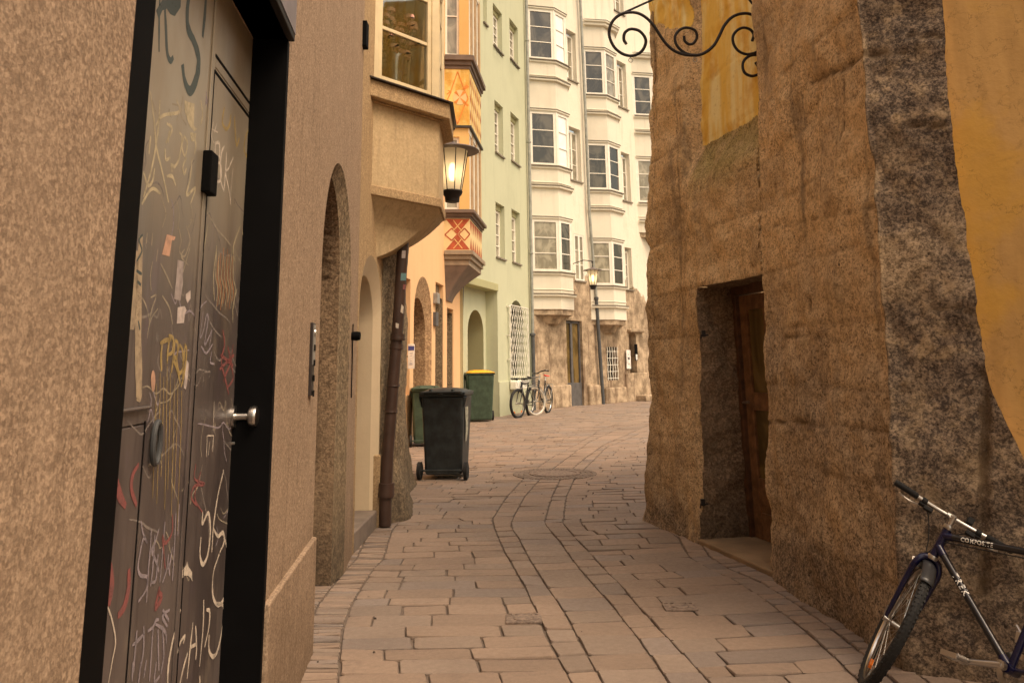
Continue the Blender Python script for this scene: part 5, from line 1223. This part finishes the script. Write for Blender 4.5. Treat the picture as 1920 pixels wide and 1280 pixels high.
# ================================================================== BINS
def make_bin(name,label,px,py,k,rot,body,lidm,w=.56,d=.68,h=1.02,group='wheeled bins',stain=False):
    g=gp(px,py); t=thing(name,label,'bin',(0,0,0),group); 
    def bx(cx,cy,cz,sx,sy,sz,m): m.box((cx,cy,cz),(sx,sy,sz))
    # local frame: x across, +y = front of the bin, hinge and wheels at y=0
    m=MB(); wb,db=w*.80,d*.72
    b=[(-wb/2,.09,.05),(wb/2,.09,.05),(wb/2,.09+db,.03),(-wb/2,.09+db,.03)]; tt=[(-w*.47,.03,h*.93),(w*.47,.03,h*.93),(w*.47,d*.97,h*.93),(-w*.47,d*.97,h*.93)]
    m.hexa(b,tt); body_o=m.build('body',body,t,bevel=.035,seg=4,smooth=True)
    m=MB(); m.box((0,d*.5,h*.945),(w*1.0,d*1.0,.045)); m.build('rim',body,t,bevel=.015,seg=3)
    m=MB(); n0=0
    ys=[-.02+ (d+.03)*j/8 for j in range(9)]
    for j in range(9):
        for i in range(7):
            x=-w*.5+w*i/6; e=1-(2*i/6-1)**4; f=1-(2*j/8-1)**4; m.v.append(Vector((x,ys[j],h*.97+.055*e*f*(1.1-.4*j/8))))
    for j in range(8):
        for i in range(6): q=j*7+i; m.f.append((q,q+1,q+8,q+7))
    m.v+=[Vector((x,y,h*.965)) for x,y in ((-w*.5,ys[0]),(w*.5,ys[0]),(w*.5,ys[-1]),(-w*.5,ys[-1]))]
    lid=m.build('lid',lidm,t,smooth=True); so_=lid.modifiers.new('s','SOLIDIFY'); so_.thickness=.012
    m=MB()
    for s in (-1,1): bx(s*w*.24,-.005,h*.985,.03,.09,.05,m)
    m.tube([(-w*.42,-.045,h*.975),(w*.42,-.045,h*.975)],.014,8)
    for s in (-.42,0,.42): bx(s*w,-.02,h*.965,.035,.07,.03,m)
    m.build('handle',body,t,bevel=.004)
    m=MB(); m.tube([(-w*.5,.07,.10),(w*.5,.07,.10)],.012,8); bx(0,.09,.09,wb*.9,.05,.05,m); m.build('axle',body,t)
    for s in (-1,1):
        m=MB(); m.lathe((s*w*.5,.07,.10),[(0,-.024),(.05,-.024),(.055,-.018),(.085,-.024),(.10,-.02),(.10,.02),(.085,.024),(.055,.018),(.05,.024),(0,.024)],axis=(1,0,0),seg=28); m.build('wheel','rubber',t,smooth=True)
    for s in (-1,1):
        m=MB(); m.hexa([(s*w*.47,.05,h*.80),(s*w*.52,.05,h*.90),(s*w*.52,d*.35,h*.90),(s*w*.47,d*.3,h*.82)],[(s*w*.47,.05,h*.84),(s*w*.53,.05,h*.93),(s*w*.53,d*.35,h*.93),(s*w*.47,d*.3,h*.86)]); m.build('grip',body,t)
    if stain:
        m=MB(); x0=w*.40; pts=[(w*.452+.012,.16,h*.62),(w*.455+.012,.10,h*.80),(w*.462+.012,.30,h*.8),(w*.455+.012,.33,h*.55),(w*.44+.01,.28,h*.42),(w*.435+.01,.20,h*.40)]; 
        m.poly(pts); m.build('peeled_sticker',plain('peel',(.42,.42,.33),.8,vs=25,var=.5),t,recalc=False)
    t.scale=(k,k,k*1.02); t.rotation_euler=(0,0,rot); t.location=(g.x,g.y,.004)
    return t
make_bin('wheeled_bin','dark grey wheeled bin standing alone in front with its wheels towards us',828,901,1.06,math.radians(-6),'bin_dark','bin_dark',stain=True)
make_bin('wheeled_bin','green wheeled bin half hidden behind the dark grey bin',800,838,1.0,math.radians(8),'bin_green','bin_green')
make_bin('wheeled_bin','green wheeled bin with a yellow lid near the green house',895,791,1.22,math.radians(188),'bin_green','bin_yellow',w=.60,d=.62)
bpy.data.objects['wheeled_bin.002'].location.y+=.65

# ================================================================== BICYCLES
def rotaxis(p,o,k,a):
    v=p-o; c,s=math.cos(a),math.sin(a); return o+v*c+k.cross(v)*s+k*(k.dot(v)*(1-c))
HB=Vector((.868,0,.713)); HTp=Vector((.825,0,.836)); AX=(HTp-HB).normalized()
class Bike:
    def __init__(s,name,label,P,group=None):
        s.P=P; s.t=thing(name,label,'bicycle',(P[0],P[1],0),group)
    def X(s,p,steer=False):
        x0,y0,psi,lean,st,k=s.P; p=Vector(p)
        if steer: p=rotaxis(p,HB,AX,st)
        p=p*k; p=Matrix.Rotation(psi,3,'Z')@(Matrix.Rotation(lean,3,'X')@p); return p+Vector((x0,y0,0))
    def mk(s,mb,name,mat,parent=None,steer=False,smooth=True,**kw):
        mb.v=[s.X(v,steer) for v in mb.v]; return mb.build(name,mat,parent or s.t,smooth=smooth,**kw)
def wheel(b,c,steer,tyre='rubber',rimm='steel',R=.315,tr=.026,knob=True,spokes=28,seg=56):
    c=Vector(c); m=MB(); m.torus(c,R-.012,.013,(0,1,0),seg,8,1.0); w=b.mk(m,'wheel',rimm,None,steer)
    m=MB(); m.torus(c,R+.012,tr,(0,1,0),seg,10,.95)
    if knob:
        for k in range(96):
            a=2*math.pi*k/96; e=Vector((math.cos(a),0,math.sin(a))); R3=Matrix.Rotation(-a,3,'Y')
            for yy in ((-.014,.0,.014) if k%2 else (-.019,.008,.019)): m.box(c+e*(R+.012+tr*.93-abs(yy)*.25)+Vector((0,yy,0)),(.007,.008,.012),R3)
    b.mk(m,'tyre',tyre,w,steer,smooth=False) if knob else b.mk(m,'tyre',tyre,w,steer)
    m=MB()
    for k in range(spokes):
        a=2*math.pi*k/spokes; s_=1 if k%2 else -1; a2=a+(.5 if (k//2)%2 else -.5); m.tube([c+Vector((math.cos(a2)*.022,s_*.028,math.sin(a2)*.022)),c+Vector((math.cos(a)*(R-.02),0,math.sin(a)*(R-.02)))],.0013 if R>.3 else .0013,4,False)
    b.mk(m,'spokes','steel',w,steer)
    m=MB(); m.lathe(c,[(0,-.055),(.008,-.055),(.008,-.035),(.024,-.032),(.012,-.02),(.012,.02),(.024,.032),(.008,.035),(.008,.055),(0,.055)],axis=(0,1,0),seg=14); b.mk(m,'hub','steel',w,steer); return w
plain('frame_black',(.012,.012,.014),.25,spec=.6); plain('frame_blue',(.006,.006,.032),.25,0,spec=.5); plain('reflector',(.85,.22,.03),.25); plain('grip_rubber',(.012,.012,.012),.8); plain('cream_tyre',(.45,.40,.32),.7); plain('saddle_red',(.62,.03,.02),.45); plain('saddle_black',(.02,.02,.02),.5); plain('basket_wire',(.20,.19,.18),.5,.4)
def bike(name,label,P,near=False,style='mtb',group=None):
    b=Bike(name,label,P,group); ST=Vector((.30,0,.80)); BB=Vector((.43,0,.29)); RA=Vector((0,0,.335)); FA=Vector((1.04,0,.335)); SP=Vector((.25,0,.93))
    TT0=HTp+Vector((.012,0,-.035)); DT0=HB+Vector((-.012,0,.03)); seg=14 if near else 8; KT=1. if near else 1.45
    m=MB(); lug='frame_blue' if near else 'frame_black'
    m.tube([HB-AX*.02,HTp+AX*.005],.021*KT,seg); fr_=b.mk(m,'frame',lug)
    if style=='city':
        m=MB(); m.tube([HB+Vector((-.01,0,.05)),Vector((.62,0,.40)),BB+Vector((-.02,0,.05))],.015,seg); m.tube([DT0,Vector((.60,0,.36)),BB],.017,seg)
    else:
        m=MB(); m.tube([TT0,ST],.0165*KT,seg); 
    tt=b.mk(m,'top_tube','frame_black',fr_)
    if style!='city':
        m=MB(); m.tube([DT0,BB],.018*KT,seg); b.mk(m,'down_tube','frame_black',fr_)
    m=MB(); m.tube([BB,ST+(ST-BB)*.06],.016,seg)
    for s in (-1,1): m.tube([ST,RA+Vector((0,s*.065,0))],.009,seg); m.tube([BB,RA+Vector((0,s*.065,0))],.010,seg)
    b.mk(m,'rear_frame','frame_black' if not near else 'frame_blue',fr_)
    if near:
        m=MB(); d=(ST-TT0).normalized(); m.tube([TT0,TT0+d*.05],[.0215,.018],seg); d=(BB-DT0).normalized(); m.tube([DT0,DT0+d*.055],[.023,.0195],seg); m.tube([BB-d*.06,BB],[.0195,.022],seg); m.lathe(BB,[(0,-.037),(.022,-.037),(.022,.037),(0,.037)],axis=(0,1,0),seg=18); b.mk(m,'lugs','frame_blue',fr_)
        m=MB(); d=(BB-DT0).normalized()
        for k in (.52,.64): c=DT0+(BB-DT0)*k; m.lathe(c+Vector((.014,.0,.012)),[(0,.018),(.008,.016),(.009,0)],axis=(.7,0,.6),seg=8)
        b.mk(m,'bottle_bolts','steel',fr_)
        m=MB(); off=Vector((0,.0,-.024))
        m.tube([TT0+Vector((0,.004,-.030)),ST+Vector((0,.004,-.030))],.003,6); b.mk(m,'brake_cable','rubber',fr_)
    # fork (steered)
    m=MB(); cr=HB-AX*.035
    for s in (-1,1): m.tube(smooth([cr+Vector((0,0,.0)),cr+Vector((.008,s*.035,-.008)),cr+Vector((.016,s*.055,-.05)),cr.lerp(FA,.35)+Vector((-.002,s*.058,0)),cr.lerp(FA,.75)+Vector((-.008,s*.055,0)),FA+Vector((0,s*.052,0))],5),[.0165]*12+[.0165-.0075*i/13 for i in range(14)],seg)
    fk=b.mk(m,'fork','frame_blue' if near else 'frame_black',None,True)
    m=MB()
    for s in (-1,1): m.lathe(FA+Vector((0,s*.052,0)),[(0,-.006),(.014,-.006),(.014,.006),(0,.008)],axis=(0,1,0),seg=12)
    m.tube([FA+Vector((0,.06,0)),FA+Vector((-.015,.066,.03)),FA+Vector((-.03,.066,.055))],.005,6); b.mk(m,'dropouts','steel',fk,True)
    m=MB()
    for c in (HB-AX*.028,HTp+AX*.012): m.lathe(c,[(.018,-.012),(.024,-.010),(.026,0),(.024,.010),(.016,.012)],axis=AX,seg=18)
    b.mk(m,'headset_rings','steel',fk,True)
    m=MB(); 
    if style=='city':
        hc=Vector((.86,0,1.02)); m.tube([HTp,HTp+AX*.17,hc],.012,8); bar=[(.70,.27,1.04),(.78,.25,1.06),(.86,.14,1.05),hc,(.86,-.14,1.05),(.78,-.25,1.06),(.70,-.27,1.04)]
    else:
        hc=Vector((.895,0,.93)); m.tube([HTp,HTp+AX*.075],.0125,seg); m.tube([HTp+AX*.055,hc],[.015,.013],seg); m.lathe(hc,[(.013,-.022),(.018,-.02),(.018,.02),(.013,.022)],axis=(0,1,0),seg=14); bar=[(.875,.29,.932),(.893,.10,.93),(.895,0,.93),(.893,-.10,.93),(.875,-.29,.932)]
    stm=b.mk(m,'stem','steel',fk,True)
    m=MB(); m.tube(smooth(bar,4),.0115*KT,seg); hb=b.mk(m,'handlebar','steel' if near else 'frame_black',None,True)
    for s in (1,-1):
        e=Vector(bar[0] if s>0 else bar[-1]); e2=Vector(bar[1] if s>0 else bar[-2]); d=(e2-e).normalized(); m=MB(); m.tube([e-d*.005,e+d*.002,e+d*.115,e+d*.12],[.013,.0165,.0165,.013],12)
        if near:
            for k in range(9): m.torus(e+d*(.012+.012*k),.016,.0022,d,12,5)
        b.mk(m,'grip','grip_rubber',hb,True)
        if style!='city':
            c=e+d*.155; m=MB(); m.box(c+Vector((.012,0,-.012)),(.035,.035,.03)); m.lathe(c,[(.012,-.014),(.017,-.014),(.017,.014),(.012,.014)],axis=d,seg=12)
            m.box(c+Vector((.005,d.y*.03,-.028)),(.03,.045,.022))
            b.mk(m,'brake_clamp','grip_rubber',hb,True,bevel=.004 if near else 0,smooth=False)
            m=MB(); m.tube(smooth([c+Vector((.02,0,-.015)),c+Vector((.045,-d.y*.02,-.02)),c+Vector((.058,-d.y*.055,-.022)),c+Vector((.06,-d.y*.095,-.016)),c+Vector((.052,-d.y*.115,-.012))],4),[.006,.006]+[.0055]*13+[.005,.005],8); b.mk(m,'brake_lever','steel' if near else 'grip_rubber',hb,True)
            m=MB(); m.tube(smooth([c+Vector((.02,d.y*.015,-.02)),c+Vector((.10,d.y*.06,-.03)),Vector((.99,s*.035,.80)),Vector((.97,s*.02,.72)),Vector((.89,s*.01,.74))],6),.0028,6); b.mk(m,'brake_hose','rubber',hb,True)
    if near:
        m=MB(); m.box(Vector((.90,-.085,.965)),(.035,.03,.035)); m.box(Vector((.90,-.085,.945)),(.02,.02,.02)); b.mk(m,'lamp_mount','grip_rubber',hb,True,bevel=.004,smooth=False)
        # brakes and mudguard
        for s in (-1,1):
            m=MB(); m.lathe(Vector((.955,s*.055,.625)),[(0,-.02),(.008,-.02),(.008,.02),(0,.022)],axis=(1,0,0),seg=10); m.box(Vector((.965,s*.04,.64)),(.016,.03,.014)); m.tube([Vector((.962,s*.055,.63)),Vector((.975,s*.065,.665)),Vector((.955,0,.70))],.0035,6); m.box(Vector((.972,s*.03,.632)),(.05,.012,.012)); b.mk(m,'brake_arm','steel',fk,True)
        m=MB(); prof=[]; R=.365; n=16; c=FA
        a0,a1=math.radians(86),math.radians(150)
        for i in range(n+1):
            a=a0+(a1-a0)*i/n
            for k in range(7):
                th=-1+2*k/6; m.v.append(c+Vector((math.cos(a)*(R-.012*th*th),.0,math.sin(a)*(R-.012*th*th)))+Vector((0,.033*th,0)))
        for i in range(n):
            for k in range(6): q=i*7+k; m.f.append((q,q+1,q+8,q+7))
        o=b.mk(m,'mudguard',plain('mudguard_black',(.03,.03,.032),.35,spec=.6),fk,True); so_=o.modifiers.new('s','SOLIDIFY'); so_.thickness=.003
    kn=near
    wf=wheel(b,FA,True,'cream_tyre' if style=='city' else 'rubber',knob=kn,seg=72 if near else 36,spokes=32 if near else 20,tr=(.026 if near else .036) if style!='city' else .027)
    wheel(b,RA,False,'rubber',tr=.026 if near else .034,knob=kn,seg=72 if near else 36,spokes=32 if near else 20)
    if near or style=='mtb':
        m=MB(); m.box(FA+Vector((-.17,.0,-.19)),(.05,.016,.022),Matrix.Rotation(.8,3,'Y')); m.box(FA+Vector((.16,0,-.2)),(.05,.016,.022),Matrix.Rotation(-.8,3,'Y')); b.mk(m,'reflector','reflector',wf,True,smooth=False)
    # saddle
    m=MB(); m.tube([ST,SP],.0125,8); b.mk(m,'seat_post','steel')
    m=MB(); 
    for i in range(9):
        u=i/8; x=.39-.27*u; w_=.022+.055*sstep(u,.35,.95); z=.955+.012*math.cos(u*3); 
        for k in range(9):
            a=math.pi*k/8; m.v.append(Vector((x,math.cos(a)*w_,z+math.sin(a)*.028-.01)))
    for i in range(8):
        for k in range(8): q=i*9+k; m.f.append((q,q+1,q+10,q+9))
    m.f.append(tuple(range(9))); m.f.append(tuple(range(72,81))); o=b.mk(m,'saddle','saddle_red' if style=='city' else 'saddle_black')
    # cranks
    m=MB(); ca=math.radians(188) if not near else math.radians(-12)
    m.lathe(BB+Vector((0,-.045,0)),[(.06,-.003),(.085,-.003),(.088,0),(.085,.003),(.06,.003)],axis=(0,1,0),seg=28); cs=b.mk(m,'chainring','steel')
    for s in (1,-1):
        a=ca if s>0 else ca+math.pi; e=BB+Vector((math.cos(a)*.17,s*.075,math.sin(a)*.17)); s0=BB+Vector((0,s*.062,0)); m=MB(); m.tube([s0,s0.lerp(e,.5),e],[.015,.0125,.0115],10); m.lathe(s0,[(0,-.012),(.019,-.012),(.019,.012),(.009,.013),(.009,.008),(0,.008)],axis=(0,s,0),seg=14); m.lathe(e,[(0,-.01),(.014,-.01),(.014,.01),(0,.012)],axis=(0,1,0),seg=12); b.mk(m,'crank_arm','steel',cs)
        m=MB(); pc_=e+Vector((0,s*.055,0)); m.tube([e,pc_+Vector((0,s*.045,0))],.007,8)
        for yy in (-.04,.042): m.box(pc_+Vector((0,s*yy,0)),(.075,.005,.022))
        for xx in (-.037,.037):
            m.box(pc_+Vector((xx,0,0)),(.004,.082,.020))
            for k in range(6): m.box(pc_+Vector((xx,-.033+.013*k,.011)),(.004,.005,.007))
        b.mk(m,'pedal','steel',cs,smooth=False)
    m=MB(); m.tube([BB+Vector((0,-.045,.085)),RA+Vector((0,-.045,.035))],.004,6); m.tube([BB+Vector((0,-.045,-.085)),RA+Vector((0,-.045,-.06))],.004,6); m.lathe(RA+Vector((0,-.045,0)),[(.02,-.015),(.035,-.01),(.045,0),(.03,.008)],axis=(0,1,0),seg=18); b.mk(m,'chain','dark_metal')
    if near:
        m=MB(); c=ST.lerp(BB,.72)+Vector((.03,-.03,0)); m.box(c,(.03,.03,.05)); m.box(c+Vector((.02,-.02,.01)),(.012,.03,.06)); m.tube([c+Vector((0,0,.02)),c+Vector((.03,-.01,.05))],.008,8); b.mk(m,'front_derailleur','steel',smooth=False,bevel=.003)
    if style=='city':
        m=MB()
        for z in (.74,.80,.86,.92):
            e=.0+(z-.74)*.25; q=[(.93-e*.2,-.14-e,z),(1.20+e,-.14-e,z),(1.20+e,.14+e,z),(.93-e*.2,.14+e,z),(.93-e*.2,-.14-e,z)]; m.tube(q,.004 if z<.9 else .008,5)
        for k in range(9):
            x=.93+.27*k/8; 
            for s in (-1,1): m.tube([(x,s*.14,.74),(x+.02,s*.185,.92)],.003,4)
        for k in range(7):
            y=-.13+.26*k/6; m.tube([(.93,y,.74),(1.2,y,.74),(1.24,y*1.2,.92)],.003,4)
        b.mk(m,'basket','basket_wire',None,True)
        for c,st_ in ((RA,False),(FA,True)):
            m=MB(); 
            m.tube([c+Vector((math.cos(a)*.375,0,math.sin(a)*.375)) for a in [math.radians(v) for v in range(10 if not st_ else 40,190,12)]],.013,6); b.mk(m,'mudguard','zinc',None,st_)
        m=MB(); m.tube([(-.22,.06,.72),(.18,.06,.74)],.007,6); m.tube([(-.22,-.06,.72),(.18,-.06,.74)],.007,6); m.tube([(-.2,.06,.72),(0,.06,.335)],.006,6); m.tube([(-.2,-.06,.72),(0,-.06,.335)],.006,6)
        for x in (-.2,-.05,.1): m.tube([(x,.06,.73),(x,-.06,.73)],.005,6)
        b.mk(m,'rear_rack','steel')
    return b
PN=[1.962,2.986,-4.226,.467,-.783,.88]
nb_=bike('mountain_bicycle','black and blue mountain bicycle leaning on the stone wall at bottom right',PN,near=True)
# frame lettering on the side turned towards the lane
def tube_text(b,body,A_,B_,u0,size,rad,ang0,mat,parent,ysc=1.,bold=False,flip=1,spacing=1.12):
    A_=Vector(A_);B_=Vector(B_); d=(B_-A_).normalized(); side=Vector((0,1,0)); up=side.cross(d)
    c0=b.X(A_+d*(u0+.12)); vw=(Vector((0,0,H))-c0); s0=b.X(A_+side)-b.X(A_); u0_=b.X(A_+up)-b.X(A_); ang0=math.atan2(vw.dot(u0_),vw.dot(s0))+ang0
    def fn(x,y):
        a=ang0+y*ysc/rad; return b.X(A_+d*(u0+x)+ (side*math.cos(a)+up*math.sin(a))*(rad+.0012))
    return text_mesh(body,size,fn,'lettering',mat,parent,'LEFT',bold,spacing)
ST=Vector((.30,0,.80)); BBp=Vector((.43,0,.29)); TT0=HTp+Vector((.012,0,-.035)); DT0=HB+Vector((-.012,0,.03))
plain('decal_white',(.80,.78,.72),.5)
frn=[c for c in nb_.t.children if c.name.startswith('frame')][0]
tube_text(nb_,'COMPOSITE',TT0,ST,.10,.027,.0165,.0,'decal_white',frn,bold=True)
tube_text(nb_,'TREK',DT0,BBp,.16,.040,.018,.0,'decal_white',frn,spacing=1.3,bold=True)
g=gp(968,783); 
def place(px,py,ang,steer,k,lean):
    g=gp(px,py); f=Vector((math.cos(ang),math.sin(ang))); return [g.x-f.x*1.04*k,g.y-f.y*1.04*k,ang,lean,steer,k]
bike('parked_bicycle','black mountain bicycle parked before the white lattice grille',place(970,783,math.atan2(-.93,-.30),-.25,1.12,-.08))
bike('parked_bicycle','bicycle with red saddle, wire basket and cream front tyre',place(1004,778,math.atan2(-.93,-.33),-.55,1.14,-.05),style='city')
# ================================================================== LIGHT
world=bpy.data.worlds.new('World'); scene.world=world; world.use_nodes=True; wn=world.node_tree.nodes; wl_=world.node_tree.links
sky=wn.new('ShaderNodeTexSky'); sky.sky_type='NISHITA'; sky.sun_disc=False
SUN_EL=math.radians(58); SUN_AZ=math.radians(128)   # azimuth measured from +Y towards +X
sky.sun_elevation=SUN_EL; sky.sun_rotation=SUN_AZ; sky.air_density=1.6; sky.dust_density=5.
mx=wn.new('ShaderNodeMix'); mx.data_type='RGBA'; mx.blend_type='MULTIPLY'; mx.inputs[0].default_value=1; mx.inputs[7].default_value=(1.92,1.60,1.24,1)
wl_.new(sky.outputs[0],mx.inputs[6]); wl_.new(mx.outputs[2],wn['Background'].inputs['Color']); wn['Background'].inputs['Strength'].default_value=.15
sl=bpy.data.lights.new('sun','SUN'); sl.energy=1.3; sl.angle=math.radians(25); sl.color=(1,.93,.8)
so=bpy.data.objects.new('sun',sl); COL.objects.link(so)
dv=Vector((math.sin(SUN_AZ)*math.cos(SUN_EL),math.cos(SUN_AZ)*math.cos(SUN_EL),math.sin(SUN_EL)))
so.rotation_euler=dv.to_track_quat('Z','Y').to_euler()
scene.view_settings.view_transform='Standard'; scene.view_settings.look='None'; scene.view_settings.exposure=0; scene.view_settings.gamma=1
scene.render.engine='CYCLES'; scene.cycles.max_bounces=8; scene.cycles.diffuse_bounces=5
